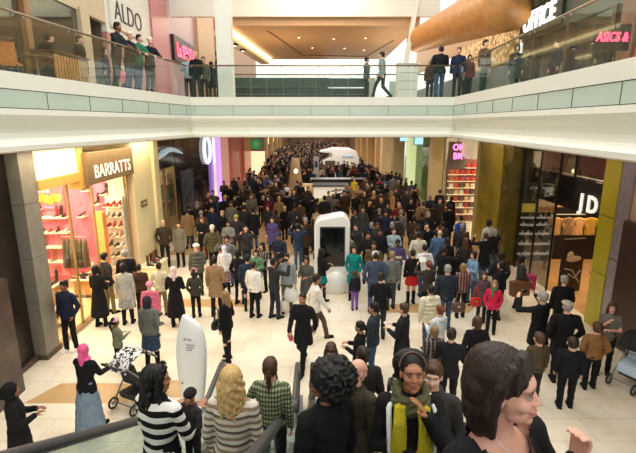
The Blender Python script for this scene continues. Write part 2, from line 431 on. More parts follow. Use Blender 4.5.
def head_marks(me, c, k=1.0, hi=False, turn=0):
    """Eye sockets pressed in; lips, brows and eyes as skin colours."""
    co = coords(me); nm = normals(me)
    Mi = np.array(HM(turn)[0].inverted())
    q = ((co - np.array(c)) @ Mi.T) / k
    def G(p, s): return np.exp(-(((q - np.array(p)) / np.array(s)) ** 2).sum(1))
    front = (q[:, 1] > .03)
    d = np.zeros(len(co), dtype=np.float32)
    for s in (-1, 1): d -= .0095 * G((s * .03, .085, .004), (.017, .03, .011)) * k
    d -= .004 * G((0, .095, -.0595), (.021, .02, .0028 if hi else .005)) * k
    dirv = np.array(HM(turn)[0] @ Vector((0, 1, 0)))
    co = co + d[:, None] * dirv[None, :]
    setco(me, co)
    t = np.zeros((len(co), 4), dtype=np.float32); t[:, 3] = 1
    t[:, 0] = np.clip(1.6 * G((0, .09, -.06), (.023, .03, .0115)), 0, 1) * front
    br = 0
    for s in (-1, 1):
        br = br + 1.5 * G((s * .032, .085, .0265), (.021, .03, .0048 if hi else .006))
        if not hi:
            t[:, 2] = np.maximum(t[:, 2], np.clip(1.3 * G((s * .031, .08, .004), (.014, .03, .006)), 0, 1) * front)
            br = br + 1.6 * G((s * .031, .08, .004), (.008, .03, .008))
    t[:, 1] = np.clip(br, 0, 1) * front
    at_ = me.color_attributes.new('tint', 'FLOAT_COLOR', 'POINT'); at_.data.foreach_set('color', t.ravel())
HZ = 1.633
CACHE = {}
def headpos(J, child=False): return Vector((0, .012 + J['ln'] * .75, HZ - J['drop']))
def body_mesh(pose, fem, child, vox, hi=False, turn=0, curl=.5):
    key = ('body', pose, fem, child, vox, turn, curl)
    if key in CACHE: return CACHE[key]
    J = skel(pose, fem, child); mb = MB(); dz = J['drop']; ln = J['ln']
    b = .9 if fem else 1
    T = [(.84, .13, .09, -.01), (.95, .15, .1, -.01), (1.08, .125, .088, 0), (1.22, .145 * b + .01, .1, 0), (1.34, .165 * b, .095, 0), (1.41, .15 * b, .075, -.01), (1.46, .07, .06, -.018), (1.52, .052, .052, -.02)]
    mb.loft([(z - dz, rx, ry, y + ln * max(0, z - .9)) for z, rx, ry, y in T], 16)
    for sd in (1, -1):
        mb.cap(J[('s', sd)], J[('e', sd)], .046, .038); mb.cap(J[('e', sd)], J[('w', sd)], .037, .026)
        hand(mb, J, sd, curl)
        mb.cap(J[('hip', sd)], J[('k', sd)], .08, .055); mb.cap(J[('k', sd)], J[('a', sd)], .054, .037)
        a = J[('a', sd)]; mb.cap(a + Vector((0, -.02, -.045)), a + Vector((sd * .012, .14, -.055)), .035, .028)
    k = 1.22 if child else 1.0
    c = headpos(J, child)
    if child: c = c + Vector((0, 0, .015))
    head_solid(mb, c, k, hi, turn)
    me = fuse(mb, vox, 2, .4)
    head_marks(me, c, k, hi, turn)
    CACHE[key] = me
    return me
def top_mesh(kind, pose, fem, child, vox):
    key = ('top', kind, pose, fem, child, vox)
    if key in CACHE: return CACHE[key]
    J = skel(pose, fem, child); mb = MB(); dz = J['drop']; ln = J['ln']
    m = .9 if fem else 1.0
    waist = {'jacket': .9, 'coat': .95, 'longcoat': .96, 'sweater': .84, 'tee': .82, 'puffer': .98, 'hoodie': .92, 'cardigan': .92, 'dress': .88, 'blazer': .88}[kind] * (.93 if fem else 1)
    up = [(1.08, .172 * waist, .125, .0), (1.22, .19 * m, .132, .005), (1.34, .205 * m, .128, 0), (1.41, .19 * m, .105, -.008), (1.455, .12, .085, -.015), (1.5, .068, .066, -.02)]
    lo = {'blazer': [(.84, .18, .135, 0), (.95, .178, .13, 0)], 'jacket': [(.84, .188, .14, 0), (.95, .188, .138, 0)], 'sweater': [(.88, .168, .125, 0), (.97, .172, .125, 0)], 'tee': [(.87, .165, .12, 0), (.97, .165, .12, 0)],
          'hoodie': [(.86, .178, .135, 0), (.9, .19, .142, 0), (.97, .186, .138, 0)], 'puffer': [(.8, .19, .15, 0), (.84, .215, .165, 0), (.97, .21, .16, 0)],
          'coat': [(.6, .225, .18, -.01), (.8, .208, .16, 0), (.96, .19, .142, 0)], 'longcoat': [(.32, .255, .21, -.02), (.6, .228, .18, -.01), (.8, .208, .155, 0), (.96, .186, .138, 0)],
          'cardigan': [(.52, .225, .17, -.01), (.7, .212, .16, 0), (.96, .185, .135, 0)], 'dress': [(.48, .25, .2, 0), (.75, .205, .16, 0), (.97, .16, .12, 0)]}[kind]
    if dz: lo = [(max(z, .86), rx, ry, y) for z, rx, ry, y in lo if z > .8] or [(.86, .19, .14, 0)]
    mb.loft([(z - dz, rx, ry, y + ln * max(0, z - .9)) for z, rx, ry, y in lo + up], 22, .014 if kind != 'puffer' else .0, ph=hash_(pose))
    g = {'blazer': .009, 'jacket': .012, 'coat': .015, 'longcoat': .016, 'sweater': .006, 'tee': .006, 'puffer': .026, 'hoodie': .014, 'cardigan': .008, 'dress': .006}[kind]
    for sd in (1, -1):
        s, e, w_ = J[('s', sd)], J[('e', sd)], J[('w', sd)]
        sh = Vector((sd * .09, s.y, s.z + .018)); mb.cap(sh, s, .06, .056 + g)
        if kind == 'tee': mb.cap(s, s.lerp(e, .6), .055 + g, .052)
        else:
            mb.cap(s, e, .054 + g, .046 + g); mb.cap(e, w_ - J[('f', sd)] * .012, .046 + g, .036 + g * .8)
            if kind == 'puffer':
                for t in (.2, .5, .8): mb.ell(s.lerp(e, t), .074, 10, 7); mb.ell(e.lerp(w_, t), .066, 10, 7)
    cy = .012 + ln * .6
    if kind in ('coat', 'jacket', 'longcoat', 'cardigan'):
        for t in range(10):
            a = 2 * math.pi * t / 10; a2 = a + 2 * math.pi / 10
            if .15 < ((a / (2 * math.pi)) + 0) < .3: continue
            mb.cap((.07 * math.cos(a), cy - .03 + .062 * math.sin(a), 1.49 - dz), (.07 * math.cos(a2), cy - .03 + .062 * math.sin(a2), 1.49 - dz), .019)
    if kind == 'hoodie' or kind == 'puffer':
        mb.ell((0, cy - .105, 1.455 - dz), (.1, .06, .06)); mb.cap((-.07, cy - .05, 1.475 - dz), (-.045, cy + .05, 1.43 - dz), .025); mb.cap((.07, cy - .05, 1.475 - dz), (.045, cy + .05, 1.43 - dz), .025)
    if kind == 'puffer':
        for z in (.86, .97, 1.08, 1.19, 1.3): mb.loft([(z - .03 - dz, .19, .14, ln * max(0, z - .9)), (z - dz, .222 * m, .168, ln * max(0, z - .9)), (z + .03 - dz, .19, .14, ln * max(0, z - .9))], 20)
    me = fuse(mb, vox, 3, .5)
    co = coords(me); nm = normals(me)
    f = np.sin(co[:, 0] * 38 + np.sin(co[:, 2] * 9) * 2.2) * .5 + np.sin(co[:, 2] * 46 + co[:, 0] * 20 + np.sin(co[:, 1] * 25) * 2) * .5
    setco(me, co + nm * (f * (.0045 if kind != 'tee' else .003))[:, None])
    if kind == 'blazer':      # open neckline
        bm = bmesh.new(); bm.from_mesh(me)
        bmesh.ops.delete(bm, geom=[v for v in bm.verts if (v.co.y > .0 and v.co.z > 1.27 and abs(v.co.x) < .018 + (v.co.z - 1.27) * .42) or (v.co.z > 1.462 and abs(v.co.x) < .12)], context='VERTS')
        bm.to_mesh(me); bm.free(); me.update()
    CACHE[key] = me
    return me
def hash_(s): return sum(ord(ch) for ch in s) % 7
def bottom_mesh(kind, pose, fem, child, vox):
    key = ('bot', kind, pose, fem, child, vox)
    if key in CACHE: return CACHE[key]
    J = skel(pose, fem, child); mb = MB(); dz = J['drop']
    fy = (J[('a', 1)].y + J[('a', -1)].y) / 2; fs = abs(J[('a', 1)].y - J[('a', -1)].y) / 2
    if kind in ('trousers', 'slim', 'wide'):
        g = {'trousers': 1, 'slim': .82, 'wide': 1.22}[kind]
        mb.loft([(.83 - dz, .16, .115, -.01), (.92 - dz, .172, .128, -.012), (1.02 - dz, .158, .115, 0), (1.07 - dz, .15, .105, 0)], 18)
        for sd in (1, -1):
            h, k_, a = J[('hip', sd)], J[('k', sd)], J[('a', sd)]
            mb.cap(h, k_, .093, .068 * g); mb.cap(k_, a + Vector((0, 0, -.02)), .067 * g, .058 * g)
    else:
        hem = {'skirt': .52, 'mini': .66, 'maxi': .1}[kind]
        mb.loft([(hem, .2 + (.05 if kind == 'maxi' else .02), .16 + fs * .7, fy), (.7, .2, .155 + fs * .3, fy * .6), (.88, .18, .135, 0), (1.0, .158, .115, 0), (1.06, .148, .105, 0)], 24, .02)
    me = fuse(mb, vox, 3, .5)
    co = coords(me); nm = normals(me)
    f = np.sin(co[:, 2] * 34 + np.sin(co[:, 0] * 30) * 1.6) * np.sin(co[:, 1] * 20 + 1) + (np.sin(co[:, 0] * 60) if kind in ('skirt', 'maxi') else 0)
    setco(me, co + nm * (f * .004)[:, None])
    CACHE[key] = me
    return me
def shoe_mesh(kind, pose, fem, child, side):
    key = ('shoe', kind, pose, fem, child, side)
    if key in CACHE: return CACHE[key]
    J = skel(pose, fem, child); mb = MB()
    for sd in (side,):
        a = J[('a', sd)]; k_ = J[('k', sd)]
        mb.cap(a + Vector((0, -.035, -.04)), a + Vector((sd * .012, .15, -.052)), .045, .035)
        mb.cap(a + Vector((0, -.02, -.0)), a + Vector((0, -.02, -.05)), .044, .046)
        mb.box(a + Vector((-.042, -.075, -.085)), a + Vector((.05, .175, -.062)))
        if kind == 'boots': mb.cap(a.lerp(k_, .78), a, .066, .05)
    me = fuse(mb, .016, 2, .5)
    CACHE[key] = me
    return me
def hair_mesh(style, J, child, fem, pose, vox=.011, turn=0):
    key = ('hair', style, pose, fem, child, vox, turn)
    if key in CACHE: return CACHE[key]
    k = 1.22 if child else 1.0
    c = headpos(J, child)
    if child: c = c + Vector((0, 0, .015))
    mb = MB(); M, tt = HM(turn)
    def E(p, r, seg=14): mb.ell(c + M @ (Vector(p) * k), tuple(x * k for x in r), seg, 9, rz=tt[0], rx=tt[1])
    def C(p, q, a, b): mb.cap(c + M @ (Vector(p) * k), c + M @ (Vector(q) * k), a * k, b * k)
    amp = .0035
    if style in ('short', 'long', 'bun', 'ponytail', 'bob', 'crop', 'braid', 'fringe_bald'):
        if style == 'fringe_bald':
            E((0, -.05, -.005), (.078, .06, .045))
        else:
            th = .006 if style == 'crop' else .013
            E((0, -.026, .05), (.073 + th, .092 + th, .084 + th)); E((0, -.045, .0), (.072 + th, .068 + th, .078))
            if style != 'crop': E((0, .03, .092), (.06, .045, .038))
    if style == 'long':
        for s in (-1, 1):
            C((s * .068, .012, .05), (s * .085, .0, -.09), .03, .03); C((s * .085, 0, -.09), (s * .085, -.01, -.22), .03, .022)
        C((0, -.06, .0), (0, -.085, -.2), .075, .07); C((0, -.085, -.2), (0, -.08, -.3), .068, .04)
        C((-.04, -.07, -.1), (-.06, -.07, -.27), .05, .03); C((.04, -.07, -.1), (.06, -.07, -.27), .05, .03); amp = .006
    if style == 'bob':
        for s in (-1, 1): C((s * .066, .012, .05), (s * .078, .005, -.075), .03, .026)
        C((0, -.05, .0), (0, -.06, -.09), .078, .06); amp = .005
    if style == 'bun': E((0, -.135, .05), (.042, .04, .042))
    if style == 'ponytail': C((0, -.12, .04), (0, -.16, -.06), .03, .034); C((0, -.16, -.06), (0, -.13, -.22), .034, .014)
    if style == 'braid':
        for t in range(7): E((0, -.112 - .01 * math.sin(t), .02 - t * .042), (.036 - t * .002, .03, .03))
    if style == 'afro':
        E((0, -.045, .06), (.15, .15, .13), 20); E((0, -.08, -.02), (.15, .12, .12), 20)
        rr = random.Random(5)
        for t in range(420):
            d = Vector((rr.gauss(0, 1), rr.gauss(-.35, 1), rr.gauss(.25, .9))).normalized()
            if d.y > .5 and d.z < .45: continue
            r_ = rr.uniform(.9, 1.06); E((d.x * .168 * r_, -.055 + d.y * .16 * r_, .03 + d.z * .158 * r_), (.0135, .0135, .0135), 8)
        amp = .006
    if style == 'bigbob':
        E((0, -.032, .052), (.09, .108, .098), 22); E((0, -.07, .0), (.092, .078, .1), 22); E((0, -.078, -.07), (.086, .066, .09), 22); E((0, -.07, -.13), (.078, .056, .06), 22)
        for s in (-1, 1):
            C((s * .06, .03, .1), (s * .08, .0, .04), .016, .02); C((s * .08, .0, .04), (s * .08, -.032, -.06), .02, .026); C((s * .08, -.032, -.06), (s * .066, -.03, -.145), .026, .016)
            C((s * .015, .05, .118), (s * .055, .064, .06), .02, .01); C((s * .055, .064, .06), (s * .07, .045, .02), .01, .005)
        amp = .0026
    if style == 'curlylong':
        rr = random.Random(9)
        for t in range(64):
            a = t * 2.4; z = .09 - t * .0045; r_ = .072 + .034 * min(1, t / 22)
            if math.cos(a) < -.35 and z < .08: continue
            p0 = [(r_ + .006 * math.sin(b * 1.7)) for b in range(6)]
            for b in range(5):
                z0, z1 = z - b * .022, z - (b + 1) * .022
                C((p0[b] * math.sin(a + .12 * math.sin(b * 1.9 + t)), -.03 - p0[b] * math.cos(a + .12 * math.sin(b * 1.9 + t)), z0), (p0[b + 1] * math.sin(a + .12 * math.sin(b * 1.9 + 1.9 + t)), -.03 - p0[b + 1] * math.cos(a + .12 * math.sin(b * 1.9 + 1.9 + t)), z1), .016, .015 if b < 4 else .007)
        E((0, -.03, .055), (.09, .102, .092)); C((0, -.06, 0), (0, -.075, -.16), .085, .07); amp = .002
    if style == 'pulled':
        E((0, -.032, .055), (.088, .1, .094), 22); E((0, -.1, .045), (.125, .085, .105), 22); E((0, -.11, -.02), (.11, .07, .07), 22); amp = .002
    if style == 'headband':
        vs_ = [c + M @ Vector((.0885 * math.cos(a), .03 - .02 * math.sin(a), .05 + .094 * math.sin(a))) for a in [math.pi * (t / 16) for t in range(17)]]
        mb.tube(vs_, .0075, 8); amp = 0
    if style == 'beanie':
        E((0, -.012, .058), (.088, .105, .092)); mb.loft([(c.z + .03 * k, .085 * k, .103 * k, c.y - .014 * k, c.x), (c.z + .045 * k, .093 * k, .11 * k, c.y - .014 * k, c.x), (c.z + .072 * k, .093 * k, .11 * k, c.y - .014 * k, c.x), (c.z + .085 * k, .085 * k, .1 * k, c.y - .014 * k, c.x)], 20); amp = .002
    if style == 'beret': E((0, -.025, .078), (.115, .125, .06)); E((0, -.01, .05), (.088, .105, .05)); amp = .002
    if style == 'cap':
        E((0, -.012, .055), (.086, .104, .088)); mb.ell(c + M @ (Vector((0, .105, .055)) * k), (.068 * k, .075 * k, .012 * k), rz=tt[0]); amp = 0
    if style == 'flatcap':
        E((0, .0, .078), (.098, .125, .042)); E((0, -.012, .055), (.088, .106, .04)); mb.ell(c + M @ (Vector((0, .11, .058)) * k), (.06 * k, .05 * k, .01 * k), rz=tt[0]); amp = 0
    if style == 'headscarf':
        E((0, -.022, .03), (.09, .103, .112)); E((0, -.025, -.08), (.08, .085, .075)); E((0, -.02, -.15), (.12, .1, .05))
        C((.0, -.1, -.05), (.02, -.115, -.22), .05, .04); amp = .004
    if style == 'hood':
        E((0, -.03, .03), (.1, .11, .12)); E((0, -.04, -.08), (.095, .09, .08)); C((0, -.12, .05), (0, -.14, -.06), .04, .05); amp = .003
    if not mb.v:
        CACHE[key] = None; return None
    me = fuse(mb, vox, 2, .5)
    if amp:
        co = coords(me); nm = normals(me); q = (co - np.array(c))
        th = np.arctan2(q[:, 0], -q[:, 1] + 1e-5)
        f = np.sin(th * 17 + np.sin(q[:, 2] * 22) * 1.6) + .6 * np.sin(th * 41 + q[:, 2] * 30)
        if style == 'afro': f = np.sin(q[:, 0] * 330) * np.sin(q[:, 1] * 320 + 1) * np.sin(q[:, 2] * 325 + 2) * 1.2
        if style in ('beanie', 'headscarf', 'hood'): f = np.sin(th * 30)
        setco(me, co + nm * (f * amp * .55)[:, None])
    CACHE[key] = me
    return me
HATS = {'headband': 'headband', 'beanie': 'hat', 'beret': 'beret', 'cap': 'cap', 'flatcap': 'flat_cap', 'headscarf': 'headscarf', 'hood': 'hood'}
def tup(c): return c if isinstance(c, tuple) else C[c]
C = dict(black=(26, 26, 30), char=(48, 47, 50), dkgrey=(66, 66, 68), grey=(128, 128, 126), ltgrey=(176, 176, 170), white=(232, 230, 224), cream=(222, 212, 184), navy=(34, 42, 64),
         blue=(58, 92, 140), denim=(66, 84, 112), paledenim=(120, 140, 158), brown=(72, 52, 40), tan=(150, 118, 84), camel=(168, 132, 92), olive=(84, 84, 62), khaki=(134, 122, 92),
         red=(176, 40, 36), pink=(222, 112, 140), hotpink=(205, 40, 84), teal=(20, 132, 128), purple=(88, 66, 120), green=(60, 130, 80), maroon=(96, 36, 44), beige=(196, 178, 146),
         mustard=(190, 170, 40), lblue=(120, 156, 196), orange=(214, 96, 52))
H = dict(blk=(22, 18, 17), dbr=(44, 31, 24), br=(78, 54, 38), auburn=(110, 62, 38), blonde=(206, 172, 112), grey=(150, 148, 144), white=(216, 212, 204), ginger=(150, 84, 46), dblonde=(150, 120, 82))
CTR = {}
def person(loc, h, face, pose='stand', top='jacket', tc='black', bottom='trousers', bc='char', hair='short', hc='dbr', label='', sk='fair', fem=0, shoe='black', group=None,
           q=0, hat=None, legs=None, tk='plain', bk='plain', wide=1.0, turn=0, inner=None, cat='person', flat=False, curl=.5, look=0):
    """One person: an Empty at the feet, a continuous body, and clothes and hair as its children."""
    child = h < 1.42
    vb, vc, vh = ((.0135, .02, .014), (.0075, .013, .009), (.0048, .009, .006))[q]
    root = empty('person', loc, R(face)); s = h / 1.75
    root.scale = (s * wide, s * wide, s)
    tag(root, label, cat, group)
    J = skel(pose, fem, child)
    tu = tuple(R(t) for t in turn) if isinstance(turn, tuple) else R(turn)
    link('body', body_mesh(pose, fem, child, vb, q == 2, tu, curl), skin(sk), root)
    link({'tee': 't_shirt'}.get(top, top if top != 'longcoat' else 'long_coat'), top_mesh(top, pose, fem, child, vc), fabric(tup(tc), tk), root)
    link({'trousers': 'trousers', 'slim': 'trousers', 'wide': 'trousers', 'skirt': 'skirt', 'mini': 'skirt', 'maxi': 'long_skirt'}[bottom], bottom_mesh(bottom, pose, fem, child, vc), fabric(tup(bc), bk), root)
    if legs: link('tights', bottom_mesh('slim', pose, fem, child, vc), fabric(tup(legs)), root)
    for sd in ((1, -1) if shoe else ()): link('boot' if shoe == 'boots' else 'shoe', shoe_mesh('boots' if shoe == 'boots' else 'shoes', pose, fem, child, sd), fabric(C['black'] if shoe == 'boots' else tup(shoe)), root)
    tu = tuple(R(t) for t in turn) if isinstance(turn, tuple) else R(turn)
    if hair and hair != 'bald':
        me = hair_mesh(hair, J, child, fem, pose, vh, tu)
        if me: link(HATS.get(hair, 'hair'), me, fabric(tup(hc)) if hair in HATS else hairmat(H[hc]), root)
    if hat:
        me = hair_mesh(hat[0], J, child, fem, pose, vh, tu); link(HATS[hat[0]], me, fabric(tup(hat[1])), root)
    if q == 2:
        c_ = headpos(J, child); M = HM(tu)[0]
        for e in (-1, 1):
            o = MB().ell((0, 0, 0), (.0112, .0118, .0095), 16, 12).build('eye', mat('eye_white', (186, 176, 166), .15, 0, .02, 3), root, True); o.location = c_ + M @ Vector((e * .0305, .0712, .004)); o.rotation_euler = M.to_euler()
            MB().ell((e * -.001 + look, .0105, .0), (.0062, .0026, .0062), 14, 8).build('iris', mat('dark_iris', (40, 26, 20), .1, 0, .05, 3), o, True)
            MB().tube([Vector((math.sin(a) * .0135, .0095 * math.cos(a) * 1.12, .0068 + .0025 * math.cos(a * 1.6))) for a in [-1.2 + .3 * t for t in range(9)]], .0021, 6).build('eyelid', mat('eyelid', (120, 80, 62) if sk != 'rosy' else (170, 116, 98), .5, 0, .02, 3), o, True)
    return root
def floor_p(px, py, h, z0=0.0): return at(px, py, z0 + h) - Vector((0, 0, h))
# ---------------------------------------------------------------- floor
def floor_mat():
    m, nt, n, l, p = newmat('polished_stone_floor')
    tc = n.new('ShaderNodeTexCoord'); sp = n.new('ShaderNodeSeparateXYZ'); l.new(tc.outputs['Object'], sp.inputs[0])
    br = n.new('ShaderNodeTexBrick'); br.inputs['Scale'].default_value = 1.0
    br.inputs['Brick Width'].default_value = 1.2; br.inputs['Row Height'].default_value = .6; br.inputs['Mortar Size'].default_value = .006
    br.offset = .5
    for k, c in (('Color1', (240, 231, 212)), ('Color2', (233, 222, 200)), ('Mortar', (204, 190, 164))): br.inputs[k].default_value = (*lin(c), 1)
    l.new(tc.outputs['Object'], br.inputs['Vector'])
    nz = n.new('ShaderNodeTexNoise'); nz.inputs['Scale'].default_value = 1.3; nz.inputs['Detail'].default_value = 8; nz.inputs['Distortion'].default_value = 1.2
    l.new(tc.outputs['Object'], nz.inputs['Vector'])
    mx = n.new('ShaderNodeMix'); mx.data_type = 'RGBA'; mx.blend_type = 'MULTIPLY'; mx.inputs[0].default_value = .35
    l.new(br.outputs['Color'], mx.inputs[6])
    rp = n.new('ShaderNodeValToRGB'); rp.color_ramp.elements[0].color = (.72, .62, .5, 1); rp.color_ramp.elements[1].color = (1, 1, 1, 1); rp.color_ramp.elements[0].position = .35; rp.color_ramp.elements[1].position = .6
    l.new(nz.outputs['Fac'], rp.inputs[0]); l.new(rp.outputs[0], mx.inputs[7])
    l.new(mx.outputs[2], p.inputs['Base Color'])
    p.inputs['Roughness'].default_value = .28; p.inputs['Specular IOR Level'].default_value = .4
    return m
struct('floor', MB().box((-14, -6, -.2), (14, 120, 0)), floor_mat())
inlay = mat('tan_stone', (196, 160, 112), .3, 0, .1, 3)
# tan stone inlays let into the floor (flush bands and lozenges)
lz = MB()
for cx, cy, a, b in ((-4.55, 8.0, 1.15, .34), (-2.9, 8.15, .5, .3), (3.2, 12.2, 1.6, .3), (-3.2, 12.6, 1.5, .3)):
    lz.add([(cx - a, cy - b, .003), (cx + a * .7, cy - b, .003), (cx + a, cy + b, .003), (cx - a * .7, cy + b, .003), (cx - a, cy - b, -.05), (cx + a * .7, cy - b, -.05), (cx + a, cy + b, -.05), (cx - a * .7, cy + b, -.05)],
           [(0, 1, 2, 3), (7, 6, 5, 4), (0, 4, 5, 1), (1, 5, 6, 2), (2, 6, 7, 3), (3, 7, 4, 0)])
struct('trim_1', lz, inlay)
bd = MB()
for y in (17.6, 22.4, 27.5, 33): bd.box((-6.2, y, -.05), (6.9, y + .35, .004))
struct('trim_2', bd, inlay)
bd = MB().box((-6.2, 17.95, -.05), (6.9, 22.4, .003)).box((-6.2, 22.75, -.05), (6.9, 60, .003))
struct('trim_3', bd, mat('honey_stone', (206, 170, 122), .3, 0, .12, 2))

# ---------------------------------------------------------------- upper slab edges
WHITE = mat('white_painted_metal', (226, 227, 216), .42, 0, .015, 2)
CREAMW = mat('cream_plaster', (216, 206, 176), .6, 0, .03, 3)
GSTRIP = mat('pale_green_back_painted_glass', (186, 203, 190), .12, 0, .03, 1)
BLACK = mat('black_gap', (14, 14, 14), .6)
def sweep(path, prof, mb):
    """prof: (outward offset towards the void, z), swept along path with mitred joints. The void is on the right of the path."""
    P = [Vector((x, y)) for x, y in path]; n = len(P); N = []
    for i in range(n):
        ds = []
        if i > 0: ds.append((P[i] - P[i - 1]).normalized())
        if i < n - 1: ds.append((P[i + 1] - P[i]).normalized())
        ns = [Vector((d.y, -d.x)) for d in ds]; a = sum(ns, Vector((0, 0))).normalized()
        N.append(a / max(.3, a.dot(ns[0])))
    k = len(prof); vs = []
    for i in range(n):
        for o, z in prof: q = P[i] + N[i] * o; vs.append((q.x, q.y, z))
    fs = [(i * k + j, i * k + (j + 1) % k, (i + 1) * k + (j + 1) % k, (i + 1) * k + j) for i in range(n - 1) for j in range(k)]
    fs += [tuple(range(k))[::-1], tuple((n - 1) * k + j for j in range(k))]
    mb.add(vs, fs)
EDGE = [(-6.75, -2), (-4.62, 16.9), (4.93, 16.9), (4.05, -2)]
def rng(a, b): return EDGE[a:b]
kerb = [(0, 6.2), (0, 5.9), (-.05, 5.9), (-.4, 5.9), (-.4, 6.2)]
strip = [(-.012, 5.885), (-.012, 5.565), (-.3, 5.565), (-.3, 5.885)]
cove = [(0, 5.55), (.01, 5.44), (-.02, 5.36), (-.13, 5.24), (-.19, 5.12), (-.17, 5.0), (-.08, 4.93), (.06, 4.90), (.1, 4.88), (.1, 4.79), (.06, 4.76), (-.6, 4.76), (-.6, 5.55)]
for nm, pth in (('trim_4', EDGE),):
    m1 = MB(); sweep(pth, kerb, m1); struct(nm, m1, WHITE)
for nm, pth in (('trim_7', EDGE),):
    m1 = MB(); sweep(pth, strip, m1); struct(nm, m1, GSTRIP)
for nm, pth in (('trim_10', EDGE),):
    m1 = MB(); sweep(pth, cove, m1); struct(nm, m1, WHITE)
m1 = MB(); sweep(EDGE, [(-.03, 5.92), (-.03, 5.53), (-.35, 5.53), (-.35, 5.92)], m1); struct('trim_13', m1, BLACK)
# joints between the glass strip panels and at the corners
m1 = MB()
for a, b in zip(EDGE[:-1], EDGE[1:]):
    A, B = Vector(a), Vector(b); L_ = (B - A).length; d = (B - A).normalized(); nn = Vector((d.y, -d.x))
    if L_ < 1.5: continue
    t = .1
    while t < L_:
        p = A + d * t + nn * -.008; m1.bar((p.x, p.y, 5.57), (p.x, p.y, 5.88), .012, .012); t += 1.42
struct('trim_14', m1, mat('dark_joint', (92, 104, 98), .5))
# slabs
sl = MB()
sl.add([(-14, -2, 6.19), (-7.0, -2, 6.19), (-5.1, 16.4, 6.19), (-4.6, 17.2, 6.19), (-14, 17.2, 6.19), (-14, -2, 4.77), (-7.0, -2, 4.77), (-5.1, 16.4, 4.77), (-4.6, 17.2, 4.77), (-14, 17.2, 4.77)],
       [(0, 1, 2, 3, 4), (9, 8, 7, 6, 5), (0, 5, 6, 1), (1, 6, 7, 2), (2, 7, 8, 3), (3, 8, 9, 4), (4, 9, 5, 0)])
struct('ceiling_left', sl, CREAMW)
sl = MB()
sl.add([(14, -2, 6.19), (4.4, -2, 6.19), (5.35, 16.4, 6.19), (5.1, 17.2, 6.19), (14, 17.2, 6.19), (14, -2, 4.77), (4.4, -2, 4.77), (5.35, 16.4, 4.77), (5.1, 17.2, 4.77), (14, 17.2, 4.77)],
       [(4, 3, 2, 1, 0), (5, 6, 7, 8, 9), (1, 6, 5, 0), (2, 7, 6, 1), (3, 8, 7, 2), (4, 9, 8, 3), (0, 5, 9, 4)])
struct('ceiling_right', sl, CREAMW)
struct('ceiling_bridge', MB().box((-14, 17.2, 4.77), (14, 20.2, 6.19)), CREAMW)
struct('ceiling_far_left', MB().box((-14, 20.2, 4.77), (-4.9, 95, 6.19)), CREAMW)
struct('ceiling_far_right', MB().box((5.2, 20.2, 4.77), (14, 95, 6.19)), CREAMW)

# ---------------------------------------------------------------- balustrades on the upper slab
BG = glass('balustrade_glass', (120, 170, 150), .05, refl=.14)
BRASS = mat('bronze_handrail', (150, 132, 104), .3, .8, .05, 4)
STEEL = mat('steel', (150, 152, 150), .35, .8, .05, 6)
def balustrade(pts, label, pane=1.9):
    root = empty('glass_balustrade', (*pts[0], 6.2)); tag(root, label, 'balustrade')
    o0 = Vector((*pts[0], 6.2))
    hr = MB(); hr.tube([Vector((*p, 7.3)) - o0 for p in pts], .028, 8); hr.build('handrail', BRASS, root, True)
    for a, b in zip(pts[:-1], pts[1:]):
        A, B = Vector(a), Vector(b); L_ = (B - A).length; n_ = max(1, round(L_ / pane)); d = (B - A).normalized()
        for i in range(n_):
            p = A + d * (L_ * i / n_ + .012); q = A + d * (L_ * (i + 1) / n_ - .012)
            g = MB(); g.bar(Vector((p.x, p.y, 6.73)) - o0, Vector((q.x, q.y, 6.73)) - o0, .016, 1.06); g.build('glass_pane', BG, root)
            c = MB(); m_ = p + d * .07
            for e in (p + d * .12, q - d * .12):
                c = MB(); c.bar(Vector((e.x, e.y, 7.23)) - o0, Vector((e.x, e.y, 7.29)) - o0, .03, .05); c.build('clamp', STEEL, root)
def off(p, dx, dy): return (p[0] + dx, p[1] + dy)
balustrade([off(EDGE[0], -.14, 0), off(EDGE[1], -.14, .08)], 'glass balustrade with bronze handrail along the left upper balcony', 1.55)
balustrade([off(EDGE[1], -.08, .14), off(EDGE[2], .08, .14)], 'glass balustrade with bronze handrail across the upper bridge', 1.6)
balustrade([off(EDGE[2], .14, .08), off(EDGE[3], .14, 0)], 'glass balustrade with bronze handrail along the right upper balcony', 1.55)
balustrade([(-4.9, 20.1), (5.2, 20.1)], 'glass balustrade along the far edge of the upper bridge', 1.7)
# second (far) edge trim of the bridge
struct('trim_15', MB().box((-5, 20.2, 4.77), (5.3, 20.3, 6.2)), WHITE)

# ---------------------------------------------------------------- upper floor surroundings
struct('trim_16', MB().box((-3.72, 17.4, 6.2), (-3.18, 17.95, 12.5)), WHITE)            # white column at the bridge
up = MB().box((-8.3, -2, 6.2), (-8.1, 9.6, 12.2)); struct('wall_upper_left', up, mat('dark_bronze_cladding', (44, 34, 26), .4, .2, .3, 1.2))
